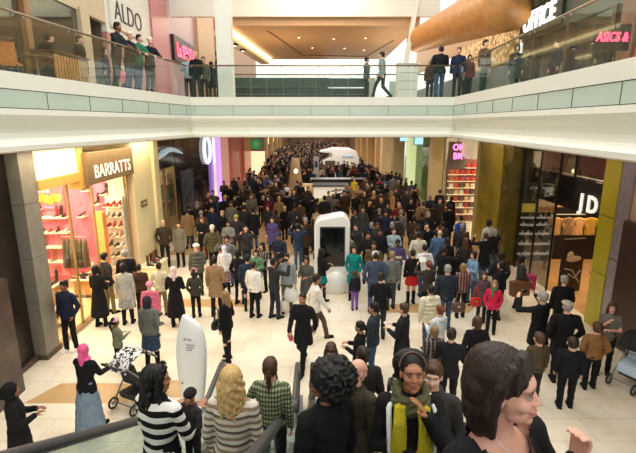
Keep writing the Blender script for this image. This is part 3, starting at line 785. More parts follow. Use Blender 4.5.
# left upper shopfronts (each a stretch of wall along x = -8)
def front(nm, y0, y1, z0, z1, m, x=-8.1, t=.2): return struct(nm, MB().box((x - t, y0, z0), (x, y1, z1)), m)
front('wall_upper_left_2', 9.6, 14.6, 9.1, 12.2, mat('dark_bronze_cladding', (44, 34, 26), .4, .2, .3, 1.2))
front('wall_upper_left_3', 14.6, 18.4, 9.0, 12.2, mat('pale_beige_panel', (196, 180, 150), .6))
front('wall_upper_left_4', 18.4, 23.2, 8.7, 12.5, mat('white_fascia', (214, 212, 206), .5))
front('wall_upper_left_5', 18.4, 23.2, 6.2, 8.7, mat('dusty_rose', (178, 128, 122), .5))
front('wall_upper_left_6', 23.2, 25.6, 6.2, 12.5, mat('rose_column', (186, 120, 124), .35), -8.0, .4)
front('wall_upper_left_7', 25.6, 31.5, 6.2, 13, mat('mauve_fascia', (190, 158, 168), .4))
front('wall_upper_left_8', 31.5, 36.5, 6.2, 13, mat('sand_panel', (206, 170, 130), .5), -7.9, .4)
front('wall_upper_left_9', 36.5, 38, 6.2, 13, mat('rose_column', (186, 120, 124), .35), -7.8, .5)
front('wall_upper_left_10', 38, 60, 6.2, 13, mat('sand_panel_dark', (150, 112, 82), .5), -7.9, .4)
# shop window bays at the near left: frames and pilasters
pl = mat('timber_pilaster', (150, 112, 70), .45, 0, .2, 3)
for y in (10.2, 13.2):
    front('trim_17', y, y + .25, 6.2, 9.1, pl, -8.0, .3)
front('trim_18', 16.3, 16.9, 6.2, 9.1, mat('pale_beige_panel', (196, 180, 150), .6), -8.0, .3)
front('window_1', 10.45, 13.2, 6.3, 9.1, glass('shop_glass', (120, 140, 140), .12), -8.15, .02)
front('window_2', 13.45, 16.3, 6.3, 9.1, glass('shop_glass', (120, 140, 140), .12), -8.15, .02)
struct('wall_upper_shop_back', MB().box((-13, 9.6, 6.2), (-12.8, 18.4, 9.4)), mat('shop_back_teal', (60, 56, 50), .7, 0, .5, 1.5))
struct('ceiling_upper_left', MB().box((-14, -2, 12.2), (-6.9, 17, 12.4)), CREAMW)
struct('ceiling_upper_left_shop', MB().box((-14, -2, 9.4), (-8.2, 20, 9.5)), CREAMW)
struct('ceiling_upper_right_shop', MB().box((8.5, -2, 9.5), (14, 20, 9.6)), CREAMW)
struct('ceiling_upper_right', MB().box((6.9, -2, 12.2), (14, 19.8, 12.4)), CREAMW)
struct('wall_outer', MB().box((-14.2, -2, 6.2), (-14, 20, 12.4)).box((14, -2, 6.2), (14.2, 20, 12.4)), mat('outer_wall', (90, 80, 66), .7))
struct('wall_upper_shop_end', MB().box((8.5, 19.6, 6.2), (14, 19.75, 9.6)).box((-14, 18.3, 6.2), (-8.3, 18.4, 9.5)).box((8.5, 9.3, 6.2), (14, 9.5, 9.6)), mat('outer_wall', (90, 80, 66), .7))
# signs
def sign_box(name, label, ctr, size, m, words, wsize, wm, rot, loc, bold=.0, sx=1, ext=.02, shear=0, cat='sign'):
    root = empty(name, ctr); tag(root, label, cat)
    sx_, sy, sz = (q / 2 for q in size)
    MB().box((-sx_, -sy, -sz), (sx_, sy, sz)).build('sign_panel', m, root, bevel=.01)
    text('lettering', words, wsize, wm, root, loc, rot, ext, bold, sx, shear)
    return root
REDGLOW = mat('red_lit_letters', (230, 60, 80), .4, emit=(255, 70, 96), es=2.2)
sign_box('shop_sign', 'dark panel sign with glowing pink-red letters on the mauve upper shopfront', (-8.0, 28.4, 9.35), (.2, 4.4, 1.35), mat('sign_dark', (46, 24, 26), .4), 'La SENZA', 1.05, REDGLOW, (R(90), 0, R(90)), (.12, 0, -.08), .012, .8)
sign_box('shop_sign', 'white fascia with thin dark outlined letters on the left upper floor', (-8.05, 20.4, 9.6), (.1, 3.4, 1.3), mat('white_fascia', (214, 212, 206), .5), 'ALDO', 1.1, mat('dark_letter', (52, 52, 50), .5), (R(90), 0, R(90)), (.06, 0, 0), -.012, .95)
sign_box('shop_sign', 'dark hanging sign with red glowing letters at the right upper shopfront', (7.2, 11.75, 7.33), (.9, .08, .62), mat('sign_dark', (30, 24, 24), .4), 'ASICS &', .30, REDGLOW, (R(90), 0, 0), (0, -.05, 0), .008, .75, .01, .15)
# right upper shopfronts along x = 8.1
def frontr(nm, y0, y1, z0, z1, m, x=8.3, t=.2): return struct(nm, MB().box((x, y0, z0), (x + t, y1, z1)), m)
frontr('wall_upper_right', -2, 9.6, 6.2, 12.2, mat('dark_bronze_cladding', (44, 34, 26), .4, .2, .3, 1.2))
frontr('wall_upper_right_2', 9.6, 19.6, 9.6, 12.2, mat('dark_green_fascia', (58, 62, 54), .4))
frontr('wall_upper_right_3', 9.6, 19.6, 8.5, 9.6, mat('grey_green_fascia', (84, 90, 80), .4), 8.35)
for y in (9.7, 11.2, 13.4, 15.8, 18.2): frontr('trim_19', y, y + .16, 6.2, 8.5, mat('dark_timber', (78, 54, 40), .4), 8.25)
frontr('window_3', 9.6, 19.6, 6.3, 8.5, glass('shop_glass', (120, 140, 140), .12), 8.4, .02)
struct('wall_upper_shop_back_2', MB().box((12.2, 9.6, 6.2), (12.4, 19.8, 9.6)), mat('shop_back_brown', (84, 56, 44), .7, 0, .5, 1))
struct('trim_20', MB().box((8.1, 12.3, 6.2), (8.3, 12.9, 9.0)), mat('warm_timber', (120, 80, 52), .4, 0, .2, 2))
sign_box('shop_sign', 'bright white lettering on the dark green fascia at upper right', (8.22, 17.9, 9.05), (.06, 3.2, .95), mat('dark_green_fascia', (58, 62, 54), .4), 'OFFICE', .95, mat('white_lit_letters', (240, 244, 240), .4, emit=(255, 255, 250), es=1.2), (R(90), 0, R(-90)), (-.05, 0, 0), .02, .8, .03)
# gold fascia beyond, its speckled lights painted as a glowing cell pattern
gm, nt, n, l, p = newmat('gold_speckled_glow')
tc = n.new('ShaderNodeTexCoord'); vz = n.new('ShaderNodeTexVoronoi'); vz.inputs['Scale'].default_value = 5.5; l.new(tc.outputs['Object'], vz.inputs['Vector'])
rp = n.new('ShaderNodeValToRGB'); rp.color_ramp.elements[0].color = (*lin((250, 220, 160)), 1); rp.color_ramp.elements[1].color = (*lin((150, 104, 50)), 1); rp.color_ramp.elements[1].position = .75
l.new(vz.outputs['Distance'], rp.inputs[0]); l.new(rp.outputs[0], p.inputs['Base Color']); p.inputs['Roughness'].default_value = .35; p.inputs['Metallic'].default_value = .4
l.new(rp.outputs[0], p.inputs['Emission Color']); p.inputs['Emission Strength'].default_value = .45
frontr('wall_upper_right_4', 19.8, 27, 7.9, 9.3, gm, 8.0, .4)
frontr('wall_upper_right_5', 19.8, 40, 6.2, 7.9, mat('grey_shopfront', (88, 92, 88), .3), 8.3, .2)
frontr('wall_upper_right_6', 19.8, 40, 9.3, 12.4, mat('sand_panel', (206, 170, 130), .5), 8.3, .2)
# curved timber bulkhead sweeping under the roof on the right
wood = mat('curved_timber', (196, 138, 78), .4, 0, .14, 3)
wb = MB(); pts = []
for t in range(17):
    k = t / 16; pts.append((5.5 + 1.75 * k ** 1.1, 26.5 - 8.2 * k, 9.72 - .0 * k))
wb.tube(pts, [.62 + .42 * (t / 16) for t in range(17)], 24)
o = struct('ceiling_timber_bulkhead', wb, wood, smooth=True)
wp = MB().bar((4.45, 25.5, 6.2), (5.35, 26.2, 12), .22, .3); struct('trim_21', wp, WHITE)
# timber soffit over the far void
soff = mat('timber_soffit', (202, 164, 122), .5, 0, .04, 1.5)
struct('ceiling_upper', MB().box((-5.0, 26.5, 10.5), (5.6, 40, 10.9)), soff)
struct('ceiling_upper_front', MB().box((-8, 26.2, 10.9), (6.6, 26.5, 12.6)), WHITE)
gr = MB()
gr.bar((-2.9, 28, 10.5), (-1.2, 37.5, 10.5), .12, .08); gr.bar((-1.2, 37.5, 10.5), (3.9, 38.2, 10.5), .12, .1); gr.bar((3.9, 38.2, 10.5), (4.9, 31, 10.5), .08, .06)
struct('trim_22', gr, mat('soffit_groove', (128, 98, 72), .6))
struct('trim_23', MB().bar((-5.0, 26.6, 10.35), (-3.9, 39.5, 10.35), .22, .16), mat('strip_light', (255, 240, 210), .4, emit=(255, 226, 176), es=1.6))
struct('trim_24', MB().bar((-5.5, 26.8, 10.2), (-4.4, 39.5, 10.2), .7, .3), CREAMW)
dl = mat('lit_lens', (255, 246, 220), .4, emit=(255, 240, 205), es=3)
for i, (x, y) in enumerate([(-1.2, 30), (1.0, 30.5), (3.0, 30.2), (-.4, 34), (1.9, 34.2), (3.4, 35)]):
    r_ = empty('downlight', (x, y, 10.49)); tag(r_, 'small round downlight in the tan upper soffit', 'downlight', 'downlights in the tan upper soffit')
    MB().cap((0, 0, -.01), (0, 0, .02), .09, .09, 14, True).build('housing', WHITE, r_); MB().cap((0, 0, -.02), (0, 0, -.005), .06, .06, 14, True).build('lens', dl, r_)
for i, (y, dx) in enumerate([(27.5, 0), (29.5, .2), (31.6, .35)]):
    r_ = empty('ceiling_spotlight', (-5.35 + dx, y, 10.02)); tag(r_, 'black box spotlight under the left edge of the upper soffit', 'spotlight', 'black spotlights beside the light strip')
    MB().box((-.16, -.2, -.1), (.16, .2, .04)).build('housing', BLACK, r_); MB().cap((0, 0, -.12), (0, 0, -.09), .09, .09, 12, True).build('lens', dl, r_)
# far upper facade, teal glass bands with a bright clerestory
struct('wall_upper_far', MB().box((-8, 42, 6.2), (.9, 42.3, 9.2)).box((.9, 42, 6.2), (4.4, 42.3, 8.3)), mat('dark_shopfront_glass', (40, 50, 48), .15, 0, .5, 1.2))
tb = MB().box((-8, 41.9, 8.4), (4.4, 41.98, 9.15)); struct('trim_25', tb, mat('teal_band', (66, 92, 86), .2, 0, .2, 2))
tb = MB()
for z in (7.0, 7.75, 8.38): tb.box((-8, 41.82, z), (4.4, 41.9, z + .05))
for k in range(9): tb.box((-7.5 + k * 1.45, 41.84, 6.2), (-7.44 + k * 1.45, 41.9, 9.15))
struct('trim_26', tb, mat('pale_mullion', (150, 160, 140), .4))
wm_, nt, n, l, p = newmat('bright_window')
tc = n.new('ShaderNodeTexCoord'); bk = n.new('ShaderNodeTexBrick'); bk.offset = 0; bk.inputs['Scale'].default_value = 1; bk.inputs['Brick Width'].default_value = .42; bk.inputs['Row Height'].default_value = .34; bk.inputs['Mortar Size'].default_value = .04
mp = n.new('ShaderNodeMapping'); mp.inputs['Rotation'].default_value = (R(90), 0, 0); l.new(tc.outputs['Object'], mp.inputs[0]); l.new(mp.outputs[0], bk.inputs['Vector'])
for k, c in (('Color1', (236, 244, 238)), ('Color2', (206, 222, 214)), ('Mortar', (244, 248, 244))): bk.inputs[k].default_value = (*lin(c), 1)
l.new(bk.outputs['Color'], p.inputs['Base Color']); l.new(bk.outputs['Color'], p.inputs['Emission Color']); p.inputs['Emission Strength'].default_value = .55
struct('window_4', MB().box((.6, 44.5, 8.3), (8.2, 44.7, 10.8)).box((4.4, 44.5, 6.2), (8.2, 44.7, 8.3)), wm_)
struct('trim_27', MB().box((4.5, 43.2, 6.2), (5.3, 43.4, 9.3)).box((6.6, 43.2, 6.2), (7.5, 43.4, 9.0)), mat('pale_green_panel', (196, 214, 204), .3))

# ---------------------------------------------------------------- left ground floor: dark end wall, pier, shoe shop
DARK = mat('dark_brown_stone', (34, 26, 22), .3, 0, .3, 2)
struct('wall_left_dark', MB().box((-7.0, 2, 0), (-6.45, 9.25, 4.77)), DARK)
struct('baseboard_left', MB().box((-7.0, 2, 0), (-6.38, 9.3, .12)), mat('bronze_skirting', (92, 78, 62), .35, .3))
cw = MB().box((-6.45, 3.2, 0), (-5.95, 8.1, 2.4)); struct('wall_left_stone', cw, mat('marbled_brown_stone', (74, 60, 54), .3, 0, .45, 2.2))
PIER = mat('grey_stone_pier', (140, 134, 122), .5, 0, .1, 4)
pm = MB()
for k in range(4): pm.box((-6.75, 9.3, .0 + k * 1.2), (-6.2, 9.82, min(4.77, 1.19 + k * 1.2)))
struct('wall_left_pier', pm, PIER)
struct('baseboard_left_pier', MB().box((-6.78, 9.27, 0), (-6.17, 9.85, .1)), mat('bronze_skirting', (92, 78, 62), .35, .3))
CREAM = mat('warm_cream_wall', (236, 222, 176), .55, 0, .02, 2)
ORNG = mat('amber_band', (226, 174, 92), .5, 0, .04, 2)
struct('wall_left_fascia', MB().box((-6.5, 9.82, 4.05), (-6.2, 11.75, 4.77)), mat('backlit_fascia', (248, 232, 190), .5, emit=(255, 236, 190), es=.4))
struct('trim_28', MB().box((-6.52, 9.82, 3.82), (-6.16, 11.75, 4.05)).box((-6.5, 11.55, 3.6), (-6.15, 11.8, 4.77)), ORNG)
struct('wall_shop_end', MB().box((-12, 14.5, 0), (-6.3, 14.7, 4.4)), mat('pink_shop_wall', (222, 118, 150), .6, 0, .04, 1.5))
struct('wall_shop_side', MB().box((-12.2, 9.3, 0), (-12, 14.7, 4.4)), mat('white_shop_wall', (232, 222, 196), .6))
struct('wall_shop_near', MB().box((-12, 9.2, 0), (-6.8, 9.35, 4.77)), mat('white_shop_wall', (232, 222, 196), .6))
struct('ceiling_shop', MB().box((-12.2, 9.3, 4.35), (-6.5, 14.7, 4.45)), mat('white_shop_ceiling', (240, 232, 210), .6))
struct('floor_shop', MB().box((-12, 9.3, -.02), (-6.3, 14.6, .012)), mat('warm_shop_floor', (222, 190, 138), .35))
struct('trim_29', MB().box((-6.85, 14.4, 0), (-6.3, 14.52, 3.75)), mat('white_shop_wall', (238, 228, 204), .6))
struct('window_5', MB().box((-6.26, 9.85, .12), (-6.24, 12.2, 3.82)).box((-6.26, 12.9, .12), (-6.24, 14.5, 3.6)), glass('shop_glass_clear', (235, 230, 210), .03))
fr = MB()
for y in (11.0, 12.2, 14.45): fr.box((-6.28, y, 0), (-6.22, y + .04, 3.82))
fr.box((-6.3, 9.85, 0), (-6.2, 12.2, .12)).box((-6.3, 12.9, 0), (-6.2, 14.5, .12))
struct('trim_30', fr, mat('brass_frame', (170, 150, 110), .3, .6))
sign_box('shop_sign', 'wide brown fascia sign with bold white capital letters above the shoe shop', (-6.18, 13.2, 4.1), (.3, 2.95, .86), mat('taupe_sign', (134, 110, 76), .5), 'BARRATTS', .5, mat('white_sign_letters', (250, 246, 232), .5, emit=(255, 250, 236), es=.35), (R(90), 0, R(90)), (.155, .05, -.12), .002, 1.0, .004)
# cream wall beyond the shop with small plate
struct('wall_left_cream', MB().box((-6.9, 14.7, 0), (-6.1, 16.9, 4.77)), CREAM)
struct('trim_31', MB().box((-6.12, 16.45, 0), (-6.0, 16.95, 4.77)), CREAM)
r_ = empty('wall_plaque', (-6.07, 15.4, 2.55)); tag(r_, 'small brown plaque with pale lines on the cream wall beyond the shoe shop', 'plaque')
MB().box((-.02, -.24, -.11), (.02, .24, .11)).build('plate', mat('brown_plate', (120, 92, 62), .5), r_); MB().box((.02, -.17, -.012), (.026, .17, .03)).build('line', CREAM, r_)
# low boot display at the foot of the cream wall
dr = empty('display_plinth', (-5.75, 14.95, 0)); tag(dr, 'low cream plinth against the cream wall with dark boots on it', 'plinth')
MB().box((-.32, -.55, 0), (.3, .55, .5)).build('body', CREAM, dr, bevel=.01); MB().box((-.34, -.58, .5), (.32, .58, .53)).build('top', mat('white_shop_wall', (232, 222, 196), .6), dr)

# ------------ shoes
def shoe_proto(heel=0, boot=0):
    mb = MB(); k = heel
    P = [(-.115, .026, .05), (-.07, .031, .055), (-.01, .03, .045), (.05, .037, .03), (.1, .034, .024), (.13, .018, .016)]
    vs = []
    for y, hw, hh in P:
        zb = heel * max(0, (.04 - y)) / .15
        for t in range(8):
            a = 2 * math.pi * t / 8; vs.append((hw * math.cos(a), y, zb + .012 + hh * (1 + math.sin(a))))
    fs = [(i * 8 + j, i * 8 + (j + 1) % 8, (i + 1) * 8 + (j + 1) % 8, (i + 1) * 8 + j) for i in range(5) for j in range(8)]
    fs += [tuple(range(8))[::-1], tuple(40 + j for j in range(8))]
    mb.add(vs, fs)
    if boot: mb.cap((0, -.075, .07 + heel), (0, -.085, .33), .042, .05, 10)
    sole = MB().box((-.033, -.02, 0), (.033, .13, .014))
    if heel: sole.box((-.016, -.115, 0), (.016, -.085, heel + .02))
    else: sole.box((-.03, -.12, 0), (.03, -.02, .018))
    return mb.mesh('upper', True), sole.mesh('sole')
SH = [shoe_proto(0), shoe_proto(.07), shoe_proto(0, 1), shoe_proto(.06, 1)]
SOLE = mat('shoe_sole', (60, 44, 34), .6); SOLEW = mat('white_sole', (225, 222, 214), .6)
def shoe(kind, loc, rz, c, label, group, sole=SOLE, sc=1.0):
    r_ = empty('boot' if kind > 1 else 'shoe', loc, rz); r_.scale = (sc,) * 3
    tag(r_, label, 'boot' if kind > 1 else 'shoe', group)
    link('upper', SH[kind][0], mat('shoe_leather', c, .4, 0, .1, 20), r_); link('sole', SH[kind][1], sole, r_)
for i, (y, c) in enumerate([(14.56, (70, 44, 34)), (14.85, (34, 26, 24)), (15.1, (120, 60, 40)), (15.36, (40, 30, 28))]):
    shoe(3 if i % 2 else 2, (-5.72, y, .53), R(-90), c, ['brown flat boot nearest on the low cream plinth', 'black heeled boot on the low cream plinth', 'red-brown flat boot on the low cream plinth', 'dark heeled boot farthest on the low cream plinth'][i], 'boots on the cream plinth')
# shelves on the pink wall
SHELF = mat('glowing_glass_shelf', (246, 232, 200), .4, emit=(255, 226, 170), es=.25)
rs = random.Random(3)
SC = [(92, 56, 34), (30, 24, 22), (168, 96, 50), (196, 40, 46), (222, 200, 160), (64, 40, 30), (150, 110, 70), (240, 232, 220)]
SCN = ['brown', 'black', 'tan', 'red', 'cream', 'dark brown', 'beige', 'white']
HN = ['lowest', 'second', 'third', 'top']
for i, z in enumerate((.75, 1.25, 1.75, 2.25)):
    for (x0, x1, nm) in ((-11.8, -9.9, 'left'), (-9.8, -8.2, 'right')):
        s_ = MB().box((x0, 14.18, z), (x1, 14.5, z + .035)).build('wall_shelf', SHELF)
        tag(s_, '%s glass shelf on the %s half of the pink shoe shop wall' % (HN[i], nm), 'shelf')
    x = -11.7
    while x < -8.3:
        if rs.random() < .85 and not -9.95 < x < -9.75:
            k = rs.randrange(8); kd = rs.choice([0, 1, 1, 2, 3])
            shoe(kd, (x, 14.33, z + .035), R(180 + rs.uniform(-25, 25)), SC[k], '%s %s on the %s glass shelf of the pink wall' % (SCN[k], ['flat shoe', 'heeled shoe', 'flat boot', 'heeled boot'][kd], HN[i]), 'footwear on the pink wall shelves, %s row' % HN[i])
        x += .26
# high loose boots hung on small ledges up the pink wall
for i, (px, py) in enumerate([(37, 205), (59, 212), (86, 186), (96, 200), (82, 212), (104, 190)]):
    q = at_y(px, py, 14.36)
    s_ = MB().box((q.x - .12, 14.2, q.z - .16), (q.x + .12, 14.5, q.z - .14)).build('wall_ledge', SHELF); tag(s_, 'tiny ledge holding a dark shoe high on the pink wall', 'ledge', 'tiny ledges on the pink wall')
    shoe(1 + 2 * (i % 2), (q.x, 14.34, q.z - .14), R(110), (44, 26, 24), 'dark heeled shoe on a tiny ledge high on the pink wall', 'dark shoes high on the pink wall')
# poster of yellow lettering
pr = empty('wall_poster', tuple(at_y(45, 197, 14.47))); tag(pr, 'bright poster with bubble lettering in yellow and white on the pink wall', 'poster')
MB().box((-.78, -.015, -.42), (.62, .015, .34)).build('sheet', mat('poster_pink', (232, 120, 130), .6), pr)
for i in range(9):
    MB().ell((-.6 + i * .13, -.03, -.06 + .05 * math.sin(i * 1.9)), (.11, .02, .14), rx=0, rz=0).build('bubble_letter', mat('poster_yellow', [(240, 190, 60), (236, 160, 50), (226, 206, 90)][i % 3], .6), pr)
for i in range(6): MB().box((-.68 + i * .15, -.03, .14), (-.58 + i * .15, -.01, .29)).build('letter_block', mat('poster_white', (244, 226, 222), .6), pr)
MB().box((-.3, -.03, -.38), (.56, -.01, -.3)).build('underline', mat('poster_lilac', (196, 140, 190), .6), pr)
# freestanding display units inside the shop
def table(loc, sx, sy, h, label, m=None, rz=0):
    r_ = empty('display_table', loc, rz); tag(r_, label, 'display table')
    MB().box((-sx / 2, -sy / 2, h - .05), (sx / 2, sy / 2, h)).build('top', m or mat('white_table', (240, 230, 206), .4), r_, bevel=.01)
    MB().box((-sx / 2 + .08, -sy / 2 + .08, .08), (sx / 2 - .08, sy / 2 - .08, h - .05)).build('body', mat('amber_table', (206, 160, 96), .5), r_)
    MB().box((-sx / 2 + .05, -sy / 2 + .05, 0), (sx / 2 - .05, sy / 2 - .05, .08)).build('base', DARK, r_)
for j, (x, y, h, nm) in enumerate([(-7.3, 10.7, .55, 'low pale display table just inside the shoe shop window'), (-7.9, 11.9, .8, 'middle pale display table in the shoe shop'), (-9.6, 12.6, .95, 'tall pale display table deep in the shoe shop'), (-7.1, 13.3, .6, 'low pale display table beside the shoe shop entrance')]):
    table((x, y, .012), 1.0, .75, h, nm)
    for a in range(4):
        for b in range(3):
            if rs.random() < .85:
                k = rs.randrange(8); kd = rs.choice([0, 1, 1, 0, 2])
                shoe(kd, (x - .38 + a * .25, y - .25 + b * .24, h + .012), R(rs.uniform(0, 360)), SC[k], '%s %s on the %s' % (SCN[k], ['flat shoe', 'heeled shoe', 'flat boot', 'heeled boot'][kd], nm), 'footwear on the %s' % nm)
bx = empty('display_block', (-8.6, 10.9, .012)); tag(bx, 'tall amber display block with white card at the near end of the shoe shop', 'display block')
MB().box((-.3, -.3, 0), (.3, .3, 1.5)).build('body', mat('amber_block', (222, 176, 96), .5), bx, bevel=.01); MB().box((-.55, -.32, 1.2), (-.2, -.28, 1.85)).build('card', mat('white_card', (248, 244, 232), .5), bx)
# slanted rack of small colourful shoes by the window, and an orange pilaster
struct('trim_32', MB().box((-7.05, 13.75, 0), (-6.78, 14.0, 2.55)), mat('orange_pilaster', (238, 160, 92), .5))
rk = empty('shoe_rack', (-6.62, 14.25, 0)); tag(rk, 'tall white slatted rack of red and white shoes beside the shop window', 'rack')
MB().box((-.26, .0, 0), (.3, .1, 3.0)).build('back_panel', mat('white_card', (248, 244, 232), .5), rk)
for i in range(8):
    z = .35 + i * .33; MB().box((-.26, -.24, z), (.3, .0, z + .02)).build('shelf', SHELF, rk)
    for a in range(3): shoe(rs.choice([0, 1]), (-6.79 + a * .19, 14.13, z + .022), R(170 + rs.uniform(-20, 20)), rs.choice([(206, 34, 44), (238, 232, 224), (50, 40, 38), (216, 90, 60)]), 'small bright shoe on the tall white rack beside the shop window', 'shoes on the tall white rack')
# hanging coats/bags stand in the shop
for i, (x, y) in enumerate([(-9.0, 13.4), (-7.75, 13.75)]):
    r_ = empty('coat_stand', (x, y, .012)); tag(r_, ['brown garments hanging on a rail deep in the shoe shop', 'olive bags hanging on a rail near the orange pilaster'][i], 'rail of garments')
    MB().cap((-.4, 0, 0), (-.4, 0, 1.75), .015).cap((.4, 0, 0), (.4, 0, 1.75), .015).cap((-.4, 0, 1.75), (.4, 0, 1.75), .015).build('rail', STEEL, r_)
    for k in range(6): MB().loft([(.75, .05, .2, 0, -.33 + k * .13), (1.4, .045, .18, 0, -.33 + k * .13), (1.68, .02, .06, 0, -.33 + k * .13)], 10).build('garment', fabric([(128, 112, 84), (112, 92, 70), (96, 98, 80)][(k + i) % 3]), r_, True)

# ------------ next left shopfronts beyond the cream wall
struct('wall_left_counter_shop', MB().box((-12, 21.4, 0), (-6.9, 21.6, 4.77)), mat('shop_back_tan', (176, 150, 104), .6, 0, .2, 1))
struct('trim_33', MB().box((-7.0, 16.95, 3.3), (-6.85, 21.5, 4.77)), mat('dark_glass', (26, 28, 28), .08, 0, .3, 2))
struct('window_6', MB().box((-6.94, 16.95, 0), (-6.92, 21.5, 3.3)), glass('shop_glass', (170, 175, 150), .08))
struct('trim_34', MB().box((-6.98, 20.0, 0), (-6.86, 20.1, 4.77)), mat('brass_frame', (170, 150, 110), .3, .6))
for i, (z, c, nm) in enumerate([(.9, (206, 196, 150), 'lower'), (1.7, (84, 130, 96), 'middle'), (2.5, (190, 170, 110), 'upper')]):
    for k in range(4):
        b_ = MB().box((-8.9 + k * .48, 20.9, z), (-8.5 + k * .48, 21.2, z + .5)).build('boxed_product', mat('carton', [c, (196, 186, 150), (70, 116, 86), (150, 130, 90)][(k + i) % 4], .5), None, bevel=.01)
        tag(b_, 'carton on the %s shelf behind the glass left of the dark shopfront' % nm, 'carton', 'cartons on the %s shelf' % nm)
    s_ = MB().box((-9.1, 20.8, z - .04), (-7.0, 21.4, z)).build('wall_shelf', mat('pale_shelf', (206, 190, 150), .5)); tag(s_, '%s shelf of cartons in the second shop on the left' % nm, 'shelf')
ct = empty('shop_counter', (-7.6, 18.0, 0)); tag(ct, 'white-topped cream counter inside the second shop on the left', 'counter')
MB().box((-.5, -.8, 0), (.5, .8, .9)).build('body', mat('counter_tan', (200, 170, 116), .5), ct); MB().box((-.56, -.86, .9), (.56, .86, .96)).build('top', mat('white_table', (240, 230, 206), .4), ct)
struct('wall_left_dark_shop', MB().box((-7.2, 21.6, 0), (-6.85, 29.4, 4.77)), mat('blue_black_glass', (38, 42, 48), .08, 0, .5, 1.4))
struct('trim_35', MB().box((-6.86, 22.2, 0), (-6.8, 24.3, 2.9)), mat('slate_panel', (74, 84, 92), .25, 0, .2, 2))
ov = MB(); ov.tube([(-6.76, 27.6 + .75 * math.cos(t * math.pi / 10), 3.7 + .8 * math.sin(t * math.pi / 10)) for t in range(21)], .11, 8)
tag(ov.build('oval_sign', mat('white_lit_ring', (236, 240, 240), .4, emit=(245, 250, 255), es=.5), None, True), 'white oval ring sign on the dark shopfront left of the purple light', 'sign')
sw = MB(); sw.tube([(-6.74, 18.6 + k * .55, 3.7 + .3 * math.sin(k * .5) + k * .03) for k in range(8)], [.03, .1, .14, .12, .1, .09, .06, .03], 8)
tag(sw.build('curved_light_strip', mat('pale_swoosh', (186, 206, 214), .3, emit=(190, 215, 225), es=.25), None, True), 'pale curved strip across the dark shop window beyond the cream wall', 'light')
struct('trim_36', MB().box((-6.7, 29.5, 0), (-6.5, 30.2, 4.77)), mat('purple_light', (190, 150, 240), .4, emit=(190, 140, 255), es=.7))
PINK = mat('rose_pink_cladding', (214, 120, 112), .3, 0, .06, 2)
struct('wall_left_pink_shop', MB().box((-6.9, 30.3, 0), (-6.6, 33.4, 4.77)), mat('pale_pink_panel', (236, 190, 176), .5, emit=(255, 190, 170), es=.12))
struct('wall_left_pink_column', MB().box((-7, 33.4, 0), (-6.4, 37.6, 4.77)), PINK)
struct('wall_left_pink_column_2', MB().box((-7, 38, 0), (-6.2, 41.8, 4.77)), mat('salmon_cladding', (196, 116, 86), .3, 0, .08, 2))
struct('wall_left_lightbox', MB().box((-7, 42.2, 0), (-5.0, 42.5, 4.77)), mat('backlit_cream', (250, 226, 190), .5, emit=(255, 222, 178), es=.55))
sg = empty('round_sign', (-5.75, 42.1, 3.35)); tag(sg, 'round green sign on a grey panel above the backlit cream wall', 'sign')
MB().box((-.75, -.02, -.65), (.8, .06, .7)).build('back_panel', mat('grey_sign_back', (150, 150, 140), .5), sg)
MB().cap((0, -.06, 0), (0, -.02, 0), .46, .46, 24, True).build('disc', mat('green_disc', (30, 130, 70), .4, emit=(30, 150, 80), es=.35), sg)
MB().ell((0, -.07, .0), (.16, .03, .2)).ell((0, -.07, .24), (.1, .03, .07)).build('emblem', mat('white_emblem', (230, 236, 228), .4), sg)
struct('wall_left_far', MB().box((-7.2, 42.5, 0), (-6.3, 95, 4.77)), mat('far_tan_shops', (140, 104, 72), .5, 0, .6, .6))
for k in range(5):
    struct('trim_37', MB().box((-6.3, 46 + k * 6.5, 0), (-5.9, 47.2 + k * 6.5, 4.77)), mat('far_column', (220, 184, 130), .5))
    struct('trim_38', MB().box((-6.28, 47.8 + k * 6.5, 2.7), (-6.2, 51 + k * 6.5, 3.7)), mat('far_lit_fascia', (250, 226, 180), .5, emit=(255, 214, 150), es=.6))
struct('wall_far_end', MB().box((-8, 95, 0), (8, 95.4, 8)), mat('far_end', (110, 84, 62), .6, 0, .5, .5))

# ---------------------------------------------------------------- right ground floor
YEL = mat('lime_yellow_panel', (176, 164, 44), .22, 0, .06, 2)
jy = MB().box((7.28, 10.75, 0), (7.75, 11.35, 1.48)).box((7.28, 10.75, 1.5), (7.75, 11.35, 2.98)).box((7.28, 10.75, 3.0), (7.75, 11.35, 4.77)); struct('wall_right_yellow_pier', jy, YEL)
jl = MB().box((7.3, 10.3, 0), (7.8, 10.75, 1.98)).box((7.3, 10.3, 2.0), (7.8, 10.75, 4.77)); struct('wall_right_lilac_strip', jl, mat('lilac_metal', (158, 150, 160), .25, .3))
struct('wall_right_near', MB().box((7.35, 2, 3.05), (8, 10.3, 4.77)), mat('tan_wall', (196, 172, 128), .6))
struct('wall_right_brown', MB().box((7.2, 2, 0), (8, 10.28, 3.05)), mat('dark_brown_panel', (62, 42, 34), .35, 0, .08, 2))
struct('wall_sport_back', MB().box((7.2, 17.0, 0), (13, 17.2, 4.77)), mat('black_shop_wall', (18, 17, 17), .5))
struct('wall_sport_side', MB().box((12.6, 10.9, 0), (12.8, 17.8, 4.77)), mat('brown_shop_wall', (84, 60, 42), .6))
struct('wall_sport_near', MB().box((7.8, 10.75, 0), (12.8, 10.9, 4.77)), mat('brown_shop_wall', (84, 60, 42), .6))
struct('floor_sport', MB().box((7.5, 10.9, -.02), (12.6, 17.6, .012)), mat('honey_timber', (196, 150, 96), .4, 0, .1, 3))
struct('ceiling_sport', MB().box((7.5, 10.9, 4.5), (12.6, 17.6, 4.6)), mat('brown_ceiling', (98, 78, 58), .5))
